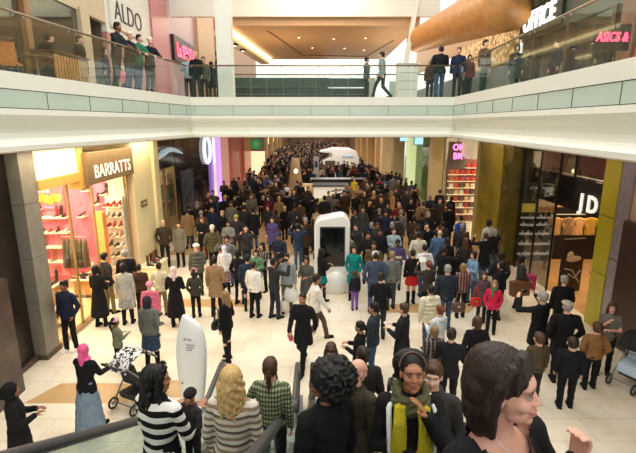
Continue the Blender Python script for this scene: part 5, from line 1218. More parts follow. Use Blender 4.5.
# ---------------------------------------------------------------- the crowd on the floor
# px, py (head top), height, facing (0 away, 90 to the left, -90 to the right, 180 to the camera), then person() arguments
NEAR = [
 (63, 281, 1.75, 165, 'pocket', 'jacket', 'navy', 'trousers', 'black', 'short', 'blk', 'man in open dark jacket over grey jumper against the grey pier by the shoe shop', dict(sk='brown', shoe='white')),
 (81, 346, 1.64, -12, 'push', 'jacket', 'black', 'maxi', 'paledenim', None, 'blk', 'woman in bright pink headscarf, black jacket and long pale denim skirt pushing a pushchair', dict(fem=1, hat=('headscarf', (232, 96, 150)), q=1)),
 (115, 319, 1.22, -35, 'carry', 'jacket', (128, 134, 112), 'trousers', 'black', 'ponytail', 'blk', 'girl in pale pink beanie and sage jacket beside the pushchair', dict(fem=1, hat=('beanie', (240, 176, 190)), sk='brown')),
 (149, 282, 1.5, 5, 'stand', 'puffer', 'pink', 'trousers', 'denim', None, 'blk', 'child in pink knitted hat and pink coat with a red hood', dict(fem=1, hat=('beanie', (240, 150, 170)))),
 (147, 297, 1.68, -8, 'bag', 'hoodie', (110, 112, 108), 'skirt', (52, 66, 92), 'hood', 'char', 'woman with raised grey hood and dark denim skirt left of the white fin sign', dict(fem=1, bk='denim', q=1, shoe='boots')),
 (128, 262, 1.7, 5, 'stand', 'cardigan', (176, 176, 168), 'skirt', (150, 150, 144), 'bob', 'blk', 'dark-haired woman in long pale grey cardigan and grey skirt seen from behind', dict(fem=1, shoe='boots', q=1)),
 (95, 266, 1.68, -15, 'phone', 'longcoat', 'black', 'trousers', 'black', 'bob', 'blk', 'woman in long black coat in front of the shoe shop window', dict(fem=1)),
 (105, 253, 1.78, -40, 'pocket', 'jacket', 'char', 'trousers', 'khaki', 'short', 'blk', 'tall man in dark jacket and khaki trousers in front of the shoe shop', {}),
 (124, 250, 1.76, 20, 'bag', 'jacket', (30, 30, 36), 'trousers', 'dkgrey', 'short', 'grey', 'man in pale grey flat cap and black jacket at the shoe shop window', dict(hat=('flatcap', (190, 184, 172)))),
 (140, 266, 1.5, 10, 'stand', 'jacket', 'brown', 'trousers', 'black', 'short', 'blk', 'dark-haired child in brown jacket between the grey cardigan and the cream jacket', {}),
 (152, 263, 1.55, -5, 'pocket', 'jacket', (206, 198, 170), 'trousers', 'khaki', 'short', 'dbr', 'boy in cream jacket with short dark hair near the shoe shop', {}),
 (163, 220, 1.8, 195, 'pocket', 'jacket', (66, 54, 44), 'trousers', (42, 38, 38), 'fringe_bald', 'dbr', 'balding man in brown suit standing guard against the cream wall', dict(sk='fair', q=1)),
 (178, 222, 1.72, 190, 'stand', 'coat', (118, 112, 100), 'trousers', 'black', 'short', 'br', 'person in grey-beige coat at the entrance of the second shop on the left', dict(fem=1)),
 (173, 267, 1.65, 5, 'phone', 'longcoat', 'black', 'trousers', 'black', None, 'blk', 'woman in long black coat and pale pink and white patterned headscarf', dict(fem=1, hat=('headscarf', (232, 200, 200)), q=1)),
 (196, 270, 1.38, 5, 'pocket', 'jacket', (66, 64, 58), 'trousers', 'black', 'bob', 'dbr', 'child in pink beanie and dark grey coat between the black coat and the camel coat', dict(hat=('beanie', (236, 160, 176)))),
 (212, 257, 1.72, -5, 'bag', 'coat', (150, 122, 90), 'trousers', 'black', 'short', 'blk', 'person in camel brown coat seen from behind beside the child in the pink beanie', dict(q=1)),
 (196, 244, 1.68, 15, 'bag', 'puffer', (92, 94, 82), 'trousers', 'char', None, 'br', 'person in round white beret and olive grey padded jacket', dict(fem=1, hat=('beret', 'white'))),
 (224, 246, 1.58, 10, 'bag', 'hoodie', (232, 230, 232), 'skirt', (176, 128, 140), None, 'br', 'girl in white hooded jacket with lilac-white hat and pink checked skirt', dict(fem=1, hat=('headscarf', (224, 214, 232)), bk='plaid', q=1, shoe='boots')),
 (212, 225, 1.78, 5, 'pocket', 'puffer', (76, 74, 52), 'trousers', 'black', 'short', 'white', 'white-haired man in olive waistcoat left of the packed crowd', {}),
 (202, 217, 1.72, 170, 'phone', 'coat', 'black', 'trousers', 'maroon', 'long', 'auburn', 'red-haired woman in black coat beside the man in the olive waistcoat', dict(fem=1, sk='rosy')),
 (227, 236, 1.72, 175, 'photo', 'jacket', (112, 116, 118), 'trousers', 'denim', 'short', 'blk', 'man in grey jacket facing the camera with hands raised, behind the white hooded girl', dict(sk='tan')),
 (238, 250, 1.68, -20, 'pocket', 'jacket', 'black', 'slim', 'black', 'bob', 'blk', 'woman in short black jacket with a pale hem and black trousers', dict(fem=1, q=1)),
 (247, 255, 1.66, 10, 'stand', 'jacket', (44, 54, 72), 'slim', 'navy', 'short', 'blk', 'person in dark blue jacket behind the boy in the black waistcoat', {}),
 (256, 250, 1.55, 175, 'phone', 'jacket', (96, 140, 104), 'trousers', 'char', 'bob', 'dbr', 'child in pale green top among the group left of the kiosk', dict(fem=1)),
 (262, 243, 1.62, 150, 'phone', 'jacket', 'dkgrey', 'trousers', 'black', 'long', 'blk', 'dark-haired woman in grey patterned coat looking at her phone', dict(fem=1, tk='plaid')),
 (279, 233, 1.78, 160, 'phone', 'coat', (38, 42, 56), 'trousers', 'denim', None, 'blk', 'man in navy coat and dark cap holding a camera, centre left of the kiosk', dict(hat=('cap', (46, 52, 74)), sk='brown', q=1)),
 (272, 217, 1.68, 172, 'bag', 'coat', (82, 68, 116), 'trousers', 'black', 'short', 'dbr', 'person in purple coat in the crowd beyond the man in the navy coat', dict(fem=1)),
 (298, 224, 1.72, 10, 'photo', 'jacket', (44, 56, 78), 'trousers', 'denim', 'short', 'blk', 'man in dark blue jacket and jeans taking a picture towards the shops', {}),
 (259, 262, 1.62, -25, 'stand', 'jacket', 'white', 'trousers', 'black', 'short', 'dbr', 'person with white sleeves behind the man in the black and grey hooded jacket', {}),
 (268, 258, 1.74, -50, 'photo', 'hoodie', (48, 50, 52), 'trousers', (46, 50, 62), 'crop', 'blk', 'man in black jacket with grey hood and jeans raising a camera', dict(sk='tan', q=1)),
 (291, 254, 1.72, 175, 'bag', 'hoodie', (142, 150, 152), 'trousers', (104, 106, 92), 'short', 'dbr', 'man in pale grey hooded top carrying a white carrier bag', dict(q=1)),
 (302, 257, 1.62, 160, 'phone', 'coat', (84, 84, 78), 'trousers', 'black', 'bob', 'dbr', 'woman in dark grey coat eating beside the man in the pale grey hooded top', dict(fem=1, sk='tan', q=1)),
 (303, 293, 1.76, 160, 'walk', 'coat', (30, 30, 32), 'trousers', 'black', 'crop', 'dbr', 'man in black coat striding across the bare floor with something red in his hand', dict(sk='tan', q=1)),
 (315, 275, 1.74, -75, 'walk', 'jacket', (230, 228, 220), 'trousers', (92, 78, 62), 'short', 'dbr', 'man in white jacket and brown trousers striding to the right', dict(sk='tan', q=1)),
 (326, 246, 1.66, -60, 'phone', 'sweater', (26, 26, 30), 'mini', (20, 124, 128), 'long', 'blk', 'slim woman with long black hair and teal hem before the kiosk screen', dict(fem=1, sk='tan', q=1, legs='black')),
 (354, 246, 1.68, 170, 'pocket', 'cardigan', (20, 132, 128), 'trousers', 'black', 'bob', 'dbr', 'woman in long bright teal top right of the kiosk', dict(fem=1, sk='fair', q=1)),
 (350, 236, 1.68, 70, 'phone', 'coat', (88, 92, 88), 'trousers', 'dkgrey', 'short', 'dbr', 'person in grey coat leaning towards the right side of the kiosk', {}),
 (367, 232, 1.76, 175, 'crossed', 'jacket', (34, 30, 30), 'trousers', 'black', 'short', 'blk', 'man in black jacket facing the camera behind the white cap', dict(sk='tan')),
 (374, 242, 1.72, 175, 'phone', 'jacket', (92, 76, 50), 'trousers', 'brown', 'short', 'dbr', 'man in olive brown jacket just behind the man in the white cap', dict(sk='tan')),
 (394, 228, 1.7, 178, 'phone', 'jacket', (150, 170, 178), 'trousers', 'denim', 'short', 'dbr', 'person in pale denim jacket over a white shirt facing the camera', dict(sk='fair')),
 (398, 240, 1.66, 175, 'phone', 'hoodie', (74, 66, 104), 'trousers', 'denim', 'short', 'blk', 'person in purple jersey with white collar reading a white paper', dict(sk='dark', q=1)),
 (375, 251, 1.8, 3, 'pocket', 'jacket', (66, 78, 100), 'trousers', 'denim', 'crop', 'dbr', 'broad man in white cap and faded blue sweatshirt seen from behind', dict(hat=('cap', (226, 228, 232)), wide=1.1, q=1)),
 (360, 272, 1.16, 5, 'stand', 'hoodie', (40, 32, 44), 'trousers', (124, 88, 160), 'bob', 'br', 'small child in dark top with white print and purple trousers', dict(fem=1, q=1)),
 (388, 252, 1.74, 8, 'stand', 'jacket', (108, 112, 108), 'trousers', 'dkgrey', 'short', 'dblonde', 'man with fair hair and grey jacket seen from behind right of the white cap', {}),
 (381, 273, 1.74, -8, 'phone', 'jacket', (28, 28, 32), 'trousers', 'char', 'short', 'dbr', 'man in plain black jacket seen from behind in front of the grey jacket', dict(q=1)),
 (413, 250, 1.68, 5, 'bag', 'sweater', (28, 26, 28), 'mini', (176, 36, 36), 'short', 'dbr', 'woman in black jumper, short red skirt and black boots', dict(fem=1, shoe='boots', q=1)),
 (425, 245, 1.66, 8, 'pocket', 'hoodie', (224, 224, 224), 'trousers', 'denim', 'short', 'blk', 'dark-haired person with a white hood right of the black jumper', {}),
 (419, 232, 1.78, 0, 'pocket', 'jacket', (200, 196, 172), 'trousers', 'khaki', 'short', 'dbr', 'man in cream jacket seen from behind beyond the red skirt', {}),
 (440, 230, 1.8, -15, 'stand', 'jacket', (76, 104, 140), 'trousers', 'denim', 'fringe_bald', 'grey', 'bald man in blue denim shirt in the crowd at right', {}),
 (452, 238, 1.72, 5, 'stand', 'jacket', (30, 28, 30), 'trousers', 'black', 'bob', 'dbr', 'dark-haired woman in black jacket right of the bald man', dict(fem=1)),
 (462, 238, 1.74, -5, 'stand', 'jacket', (50, 44, 42), 'trousers', 'black', 'long', 'br', 'woman with long brown hair in dark jacket right of centre', dict(fem=1)),
 (461, 216, 1.74, 25, 'stand', 'jacket', (42, 80, 160), 'trousers', 'black', 'short', 'blk', 'person in vivid blue jacket before the gold glass', {}),
 (489, 220, 1.85, 30, 'stand', 'longcoat', (202, 204, 204), 'trousers', 'black', 'short', 'blk', 'tall figure in full-length pale grey coat beside the gold glass panel', dict(sk='dark', q=1)),
 (487, 204, 1.72, 100, 'stand', 'jacket', 'black', 'trousers', 'black', 'short', 'blk', 'person in black silhouetted against the gold glass panel', {}),
 (429, 261, 1.64, 10, 'photo', 'jacket', (58, 54, 46), 'trousers', 'black', 'bun', 'auburn', 'auburn-haired woman in dark olive jacket holding up something pale', dict(fem=1)),
 (448, 265, 1.78, 0, 'stand', 'jacket', (42, 48, 58), 'trousers', 'denim', 'crop', 'grey', 'grey-haired man in dark blue jacket with a brown shoulder bag', dict(wide=1.08, q=1)),
 (465, 264, 1.56, -8, 'bag', 'jacket', (120, 60, 66), 'trousers', 'black', 'bob', 'dblonde', 'fair-haired woman in dark red checked jacket with a red handbag', dict(fem=1, tk='plaid', q=1)),
 (474, 252, 1.62, 110, 'crossed', 'jacket', (116, 150, 184), 'trousers', 'denim', 'bob', 'dbr', 'woman in light blue denim jacket facing left', dict(fem=1, sk='rosy', q=1)),
 (483, 272, 1.42, 165, 'stand', 'coat', (92, 74, 84), 'trousers', 'char', 'long', 'br', 'girl with curly brown hair and mauve grey coat', dict(fem=1, sk='fair', q=1)),
 (495, 281, 1.42, 160, 'pocket', 'jacket', (210, 44, 84), 'trousers', 'black', 'long', 'dblonde', 'girl in hot pink jacket and green scarf', dict(fem=1, q=1)),
 (503, 252, 1.68, -30, 'pocket', 'coat', (44, 44, 48), 'trousers', 'black', 'bob', 'dkgrey' if 0 else 'dbr', 'woman in charcoal coat left of the large brown shopping bag', dict(fem=1)),
 (522, 256, 1.62, -100, 'bag', 'hoodie', (56, 58, 60), 'trousers', (40, 48, 56), 'bob', 'blk', 'person in charcoal jacket with white fur hood carrying two large shopping bags', dict(fem=1, q=1)),
 (431, 286, 1.62, 15, 'bag', 'puffer', (222, 216, 190), 'trousers', 'denim', 'short', 'blk', 'person in cream padded jacket with big hood', dict(q=1)),
 (440, 306, 1.6, 30, 'phone', 'hoodie', (206, 218, 222), 'trousers', 'denim', 'bun', 'auburn', 'woman in pale blue hooded top with auburn hair tied up', dict(fem=1, sk='rosy', q=1)),
 (435, 327, 1.5, 5, 'stand', 'jacket', (78, 76, 72), 'trousers', 'char', 'bob', 'dblonde', 'fair-haired girl in dark grey checked jacket', dict(fem=1, tk='plaid', q=1)),
 (452, 329, 1.72, -20, 'phone', 'jacket', (32, 32, 35), 'trousers', 'black', 'short', 'dbr', 'man in black jacket with brown hair in front of the fair-haired girl', dict(q=1)),
 (478, 317, 1.68, 0, 'pocket', 'coat', (26, 25, 27), 'trousers', 'black', 'bob', 'br', 'woman in black coat with a pale hairband', dict(fem=1, q=1)),
 (404, 304, 1.74, 60, 'phone', 'coat', (38, 38, 42), 'trousers', 'black', 'short', 'br', 'man in black coat holding a tissue to his face', dict(q=1)),
 (374, 303, 1.74, 70, 'bag', 'hoodie', (50, 56, 66), 'trousers', (60, 86, 118), 'short', 'blk', 'man in dark slate hooded jacket and jeans facing left by the escalator end', dict(sk='tan', q=1)),
 (360, 322, 1.6, 75, 'phone', 'jacket', (26, 26, 30), 'trousers', 'black', 'ponytail', 'blk', 'woman in black jacket with tied-back black hair pointing left', dict(fem=1, sk='tan', q=1)),
 (225, 292, 1.66, 70, 'bag', 'jacket', (22, 22, 26), 'slim', 'black', 'long', 'dblonde', 'woman with long fair hair, black jacket and knee boots left of the bare floor', dict(fem=1, shoe='boots', q=1)),
 (545, 293, 1.78, 25, 'photo', 'coat', (24, 24, 28), 'trousers', 'black', 'short', 'grey', 'grey-haired man in black coat raising both arms to take a picture', dict(wide=1.1, q=1)),
 (568, 301, 1.78, -10, 'pocket', 'coat', (26, 25, 27), 'trousers', 'black', 'crop', 'grey', 'man in beige flat cap and black coat seen from behind', dict(hat=('flatcap', (176, 160, 130)), wide=1.1, q=1)),
 (565, 276, 1.7, -10, 'bag', 'jacket', (28, 28, 30), 'trousers', 'black', 'short', 'grey', 'person in pale cap and black coat with white straps beyond the flat cap', dict(hat=('cap', (196, 192, 180)))),
 (541, 335, 1.4, 5, 'stand', 'jacket', (80, 68, 50), 'trousers', 'char', 'short', 'br', 'brown-haired child in olive brown jacket in front of the black coats', dict(q=1, wide=1.15)),
 (572, 339, 1.41, -15, 'stand', 'jacket', (24, 27, 34), 'trousers', 'black', 'crop', 'dbr', 'boy in navy black jacket with cropped dark hair at lower right', dict(q=1, wide=1.25)),
 (596, 324, 1.41, -12, 'pocket', 'hoodie', (140, 100, 62), 'trousers', 'black', 'short', 'br', 'boy in tan brown hooded jacket beside the pushchair at right', dict(q=1, wide=1.15)),
 (613, 303, 1.62, 150, 'chin', 'tee', (110, 108, 100), 'trousers', 'black', 'long', 'br', 'woman in grey t-shirt with a hand at her chin against the dark brown panel', dict(fem=1, sk='rosy', q=1)),
 (391, 328, 1.6, 10, 'stand', 'longcoat', 'black', 'maxi', 'black', 'hood', 'black', 'figure in long black hooded coat behind the woman with the yellow scarf', dict(fem=1)) if 0 else None,
]
NEAR = [t for t in NEAR if t]
HELD = [('holding a camera', 'camera', 'black camera held by the man in navy coat and dark cap'), ('raising a camera', 'camera', 'black camera raised by the man with the grey hood'), ('taking a picture towards', 'phone', 'phone raised by the man in dark blue jacket and jeans'),
        ('raising both arms', 'camera', 'small camera raised by the grey-haired man in the black coat'), ('reading a white paper', 'paper', 'white sheet of paper read by the person in the purple jersey'), ('holding a tissue', 'tissue', 'white tissue held by the man in the black coat'),
        ('holding up something pale', 'paper', 'pale leaflet held up by the auburn-haired woman'), ('looking at her phone', 'phone', 'phone in the hands of the woman in the grey patterned coat')]
def held(o, pose, fem, child, what, label):
    J = skel(pose, fem, child); p = (J[('h', 1)] + J[('h', -1)]) / 2 + Vector((0, .03, .02))
    T = Matrix.Translation(o.location) @ Matrix.Rotation(o.rotation_euler.z, 4, 'Z') @ Matrix.Diagonal((*o.scale, 1)); q = T @ p
    r_ = empty({'camera': 'camera_in_hand', 'phone': 'mobile_phone', 'paper': 'paper_sheet', 'tissue': 'paper_tissue'}[what], q, o.rotation_euler.z); tag(r_, label, what)
    if what == 'camera':
        MB().box((-.06, -.02, -.035), (.06, .02, .035)).build('body', BLACK, r_, bevel=.006); MB().cap((0, .02, 0), (0, .06, 0), .026, .026, 14, True).build('lens', STEEL, r_)
    elif what == 'phone':
        MB().box((-.035, -.006, -.065), (.035, .006, .065)).build('body', BLACK, r_, bevel=.004); MB().box((-.03, -.008, -.055), (.03, -.006, .055)).build('screen', mat('phone_screen', (120, 150, 180), .2, emit=(140, 170, 200), es=.5), r_)
    else:
        m_ = MB(); s_ = 1 if what == 'paper' else .5
        m_.add([(x * s_, y * s_ + .0, z * s_) for x, y, z in ((-.1, .0, -.02), (.1, .0, -.02), (.11, .08, .09), (-.09, .09, .1), (-.1, .003, -.022), (.1, .003, -.022), (.11, .083, .088), (-.09, .093, .098))], [(0, 1, 2, 3), (7, 6, 5, 4), (0, 4, 5, 1), (1, 5, 6, 2), (2, 6, 7, 3), (3, 7, 4, 0)])
        m_.build('sheet', mat('paper_white', (236, 234, 226), .7), r_)
SPOT = [floor_p(t[0], t[1], t[2]) for t in NEAR]
def settle(P, fixed, r=.56, n=60):
    for _ in range(n):
        for i in range(len(P)):
            for j in range(i):
                d = P[i] - P[j]; L_ = d.length
                if L_ < r:
                    d = d.normalized() if L_ > 1e-3 else Vector((1, 0, 0)); P[i] += d * (r - L_) * .5; P[j] -= d * (r - L_) * .5
            for a, b, q_ in fixed:
                d = P[i] - Vector((a, b, 0))
                if d.length < q_: P[i] += d.normalized() * (q_ - d.length)
settle(SPOT, [(kx - .35, ky, .72), (kx + .35, ky, .72), (kx, ky - .3, .75), (kx + .12, ky - .45, .62)])
for t, sp_ in zip(NEAR, SPOT):
    px, py, h, fc, pose, top, tc, bot, bc, hair, hc, lab, kw = t
    o_ = person(sp_, h, fc, pose, top, tc, bot, bc, hair, hc, lab, **kw)
    for key, what, lb in HELD:
        if key in lab: held(o_, pose, kw.get('fem', 0), h < 1.42, what, lb)
    if 'green scarf' in lab:
        m_ = MB(); Jn = skel(pose, 1, h < 1.42); m_.tube([(.085 * math.cos(a), .012 + .085 * math.sin(a), 1.49 + .01 * math.sin(3 * a)) for a in [2 * math.pi * k / 14 for k in range(15)]], .035, 8); m_.cap((.03, .1, 1.48), (.05, .15, 1.28), .03, .03)
        link('scarf', fuse(m_, .012, 2), fabric(C['green']), o_)

# middle rows: px, py, height, facing, pose, top, colour, hair, hair colour, label, kw
MID = [
 (188, 205, 1.75, 5, 'stand', 'jacket', 'black', 'short', 'blk', 'man in black jacket in front of the green cartons', {}),
 (208, 193, 1.78, 175, 'stand', 'jacket', 'navy', 'fringe_bald', 'dbr', 'balding man in navy jacket before the slate panel', dict(sk='rosy')),
 (222, 211, 1.68, 170, 'stand', 'coat', 'black', 'short', 'blonde', 'fair-haired woman in black coat left of the yellow-green beanie', dict(fem=1)),
 (236, 215, 1.7, 5, 'pocket', 'jacket', 'char', None, 'blk', 'person in yellow-green beanie and charcoal jacket', dict(hat=('beanie', (170, 168, 90)))),
 (228, 221, 1.62, 178, 'phone', 'jacket', 'grey', 'short', 'dbr', 'person in grey jacket in front of the yellow-green beanie', dict(sk='tan')),
 (244, 205, 1.8, 5, 'pocket', 'coat', 'char', 'short', 'blk', 'broad man in charcoal coat in the left crowd', dict(wide=1.1)),
 (253, 208, 1.78, 2, 'stand', 'coat', 'black', 'short', 'blk', 'man in black coat and jeans right of the charcoal coat', {}),
 (268, 196, 1.72, 170, 'stand', 'jacket', 'maroon', 'short', 'dbr', 'person in maroon top in the left crowd', dict(fem=1)),
 (279, 197, 1.74, 5, 'stand', 'coat', 'tan', 'short', 'blonde', 'person in tan coat beside the tall black coat left of the totem', dict(fem=1)),
 (287, 192, 1.84, 0, 'walk', 'longcoat', 'black', 'short', 'blk', 'tall man in long black coat walking away in front of the tapered totem', dict(wide=1.1)),
 (300, 201, 1.74, 5, 'stand', 'jacket', (84, 72, 46), 'short', 'blk', 'person in brown camouflage jacket right of the tall black coat', {}),
 (312, 196, 1.78, 10, 'pocket', 'coat', 'black', 'short', 'blk', 'man in black coat and jeans left of the kiosk top', {}),
 (336, 189, 1.76, 175, 'crossed', 'jacket', 'black', 'crop', 'dbr', 'bald-looking man in black standing in front of the white service counter', dict(sk='rosy')),
 (363, 207, 1.72, 170, 'stand', 'coat', 'dkgrey', 'short', 'blk', 'woman in dark grey coat right of the kiosk top', dict(fem=1)),
 (374, 191, 1.68, 5, 'stand', 'coat', (182, 142, 96), 'bob', 'blonde', 'fair-haired woman in camel coat left of the tall dark coat', dict(fem=1)),
 (381, 190, 1.8, 0, 'stand', 'coat', (74, 64, 54), 'short', 'blk', 'tall man in brown-grey coat seen from behind between two camel coats', dict(wide=1.08)),
 (391, 191, 1.7, 5, 'stand', 'longcoat', (176, 136, 96), 'long', 'dblonde', 'woman in long camel coat with fair hair', dict(fem=1)),
 (386, 211, 1.72, 172, 'photo', 'jacket', 'navy', 'short', 'blk', 'man in navy jacket with a hand to his face in the centre crowd', dict(sk='tan')),
 (401, 210, 1.72, 3, 'stand', 'coat', (112, 108, 100), 'short', 'grey', 'grey-haired person in long grey coat', {}),
 (424, 202, 1.78, 0, 'walk', 'coat', (132, 112, 82), 'short', 'br', 'man in olive tan coat walking away with a red bag', {}),
 (413, 208, 1.0, 175, 'stand', 'jacket', 'char', None, 'dbr', 'small child in orange-red hat held high in the crowd', dict(hat=('beanie', (226, 92, 70)))),
 (380, 178, 1.75, 175, 'stand', 'jacket', 'red', 'short', 'ginger', 'person in orange-red jacket in the centre crowd', {}),
 (354, 178, 1.7, 178, 'stand', 'jacket', 'mustard', 'short', 'dblonde', 'person in mustard yellow top right of the black counter', dict(fem=1)),
 (356, 224, 1.7, 150, 'stand', 'coat', 'char', 'short', 'dbr', 'man in charcoal coat behind the right side of the kiosk', {}),
 (380, 229, 1.72, 178, 'stand', 'jacket', 'black', 'short', 'blk', 'man in black jacket between the two groups right of the kiosk', dict(sk='brown')),
 (450, 205, 1.8, 5, 'stand', 'coat', 'black', 'short', 'blk', 'tall man in black coat right of the olive tan coat', {}),
 (452, 196, 1.74, -60, 'stand', 'coat', 'black', 'bob', 'dbr', 'woman in black coat before the lit rack', dict(fem=1, sk='fair')),
 (440, 190, 1.76, 5, 'stand', 'jacket', 'black', 'short', 'blk', 'man in black jacket near the pale green light', {}),
 (497, 262, 1.66, 60, 'stand', 'jacket', 'black', 'bob', 'blk', 'woman in black behind the girl in the hot pink jacket', dict(fem=1)),
 (343, 263, 1.7, 8, 'phone', 'coat', 'char', 'short', 'dbr', 'x', {}) ,
 (316, 238, 1.7, 5, 'stand', 'coat', 'char', 'short', 'blk', 'x', {}),
]
MID = [t for t in MID if t[9] != 'x']
SP2 = [floor_p(t[0], t[1], t[2]) for t in MID]
settle(SP2, [(p_.x, p_.y, .56) for p_ in SPOT] + [(.85, 29.5, 1.6), (-1.45, 28.6, .9), (1.9, 32.3, 1.2), (3.4, 32.3, .8), (-.75, 30.5, 1)])
for t, sp_ in zip(MID, SP2):
    px, py, h, fc, pose, top, tc, hair, hc, lab, kw = t
    person(sp_, h, fc, pose, top, tc, 'trousers', 'denim' if 'jeans' in lab else 'char', hair, hc, lab, **kw)

# the packed crowd farther down the concourse: one object each while they still show, filling the gaps
taken = [(o.location.x, o.location.y) for o in COL.objects if o.name.startswith('person')]
AVOID = [(kx, ky, 1.2), (2.05, 45, 2.6), (.85, 29.5, 1.7), (1.9, 32.3, 1.3), (3, 32.3, 1.2), (.2, 32.3, 1.2), (-.75, 30.5, 1.1), (-1.45, 28.6, 1.0), (-.15, 38, .6), (.7, 27, 1.15), (.65, 25.3, .9), (5.95, 40.7, 1.3), (6.3, 36.6, 1.2)]
rc = random.Random(11)
KINDS = [  # colour name, label noun, top kind, colour, weight
 ('black', 'coat', 'coat', (28, 27, 30), 9), ('black', 'jacket', 'jacket', (30, 29, 32), 9), ('charcoal', 'jacket', 'jacket', (52, 50, 52), 6), ('dark brown', 'coat', 'coat', (62, 46, 36), 6),
 ('navy', 'jacket', 'puffer', (36, 44, 66), 4), ('grey', 'coat', 'coat', (112, 108, 102), 3), ('tan', 'coat', 'coat', (158, 124, 86), 3), ('olive', 'jacket', 'jacket', (76, 72, 52), 2),
 ('denim blue', 'jacket', 'jacket', (66, 86, 116), 1), ('white', 'top', 'sweater', (214, 208, 198), 1), ('red', 'jacket', 'jacket', (120, 44, 40), 1), ('cream', 'jacket', 'puffer', (206, 190, 160), 1)]
BAG = [k for k in KINDS for _ in range(k[4])]
POS2 = ['stand', 'pocket', 'stand', 'bag', 'walk', 'phone']
def zone(x, y):
    side = 'at left' if x < -3.2 else ('left of middle' if x < -.5 else ('at centre' if x < 2.2 else ('right of middle' if x < 4.6 else 'at right')))
    return side + (' level with the kiosk' if y < 18.2 else ' just past the kiosk' if y < 24 else (' before the white counter' if y < 29 else (' around the white counter' if y < 33.5 else ' past the white counter')))
def facing(f):
    f = (f + 180) % 360 - 180
    return 'facing away' if abs(f) < 50 else ('facing us' if abs(f) > 130 else 'seen side-on')
HW = dict(blk='black', dbr='dark', br='brown', blonde='fair', grey='grey')
def free(x, y, r):
    for a, b in taken:
        if (a - x) ** 2 + (b - y) ** 2 < r * r: return False
    for a, b, q_ in AVOID:
        if (a - x) ** 2 + (b - y) ** 2 < q_ * q_: return False
    return True
def dens(y): return .52
n_far = 0; tries = 0; NFAR = 150
while n_far < NFAR and tries < 30000:
    tries += 1
    y = 18.6 + (tries / 30000) * 20 * rc.random() ** .6 if 0 else rc.uniform(18.3, 35.6)
    x = rc.uniform(-5.9, 5.9 if y < 35 else 5.5)
    if y < 21 and -3 < x < -1.2 and rc.random() < .6: continue
    if y < 22 and 1.0 < x < 1.5: continue
    if not free(x, y, .62): continue
    k = rc.choice(BAG); fem = rc.random() < .45; h = rc.uniform(1.58, 1.7) if fem else rc.uniform(1.68, 1.84)
    fc = rc.choice([0, 0, 180, 180, rc.uniform(-180, 180)]) + rc.uniform(-25, 25)
    hair = rc.choice(['long', 'bob', 'bun', 'bob']) if fem else rc.choice(['short', 'short', 'crop'])
    hc = rc.choice(['blk', 'blk', 'dbr', 'dbr', 'br', 'blonde', 'grey'])
    person((x, y, 0), h, fc, rc.choice(POS2), k[2], k[3], 'trousers', rc.choice(['black', 'char', 'denim', 'navy', 'dkgrey']), hair, hc,
           '%s-haired person in %s %s %s, crowd %s' % (HW[hc], k[0], k[1], facing(fc), zone(x, y)), rc.choice(['fair', 'fair', 'rosy', 'tan', 'brown', 'dark']), fem, group='%s %ss in the crowd %s' % (k[0], k[1], zone(x, y)))
    taken.append((x, y)); n_far += 1
def blocked(x, y):
    return x < -3.4 or (x < -.3 and y < 15.4) or (x < 1.6 and y < 15.2) or (y < 13.2 and x < 2.2) or (x > 6.2) or (x > 4.6 and y < 14)
n = 0; t_ = 0
while n < 24 and t_ < 6000:
    t_ += 1
    x = rc.uniform(-3.4, 6.2); y = rc.uniform(11.6, 18.3)
    if blocked(x, y) or not free(x, y, .64): continue
    k = rc.choice(BAG[:34]); fem = rc.random() < .45; h = rc.uniform(1.56, 1.68) if fem else rc.uniform(1.66, 1.8)
    fc = rc.choice([0, 0, 180, rc.uniform(-180, 180)]) + rc.uniform(-25, 25)
    hair = rc.choice(['long', 'bob', 'bun']) if fem else rc.choice(['short', 'crop']); hc = rc.choice(['blk', 'dbr', 'dbr', 'br', 'blonde', 'grey'])
    person((x, y, 0), h, fc, rc.choice(['stand', 'pocket', 'bag', 'phone', 'photo']), k[2], k[3], 'trousers', rc.choice(['black', 'char', 'denim', 'navy']), hair, hc,
           '%s-haired person in %s %s %s, crowd %s' % (HW[hc], k[0], k[1], facing(fc), zone(x, y)), rc.choice(['fair', 'rosy', 'tan', 'brown']), fem, group='%s %ss in the crowd %s' % (k[0], k[1], zone(x, y)))
    taken.append((x, y)); n += 1
print('people', len([o for o in COL.objects if o.name.startswith('person')]), 'tries', tries)

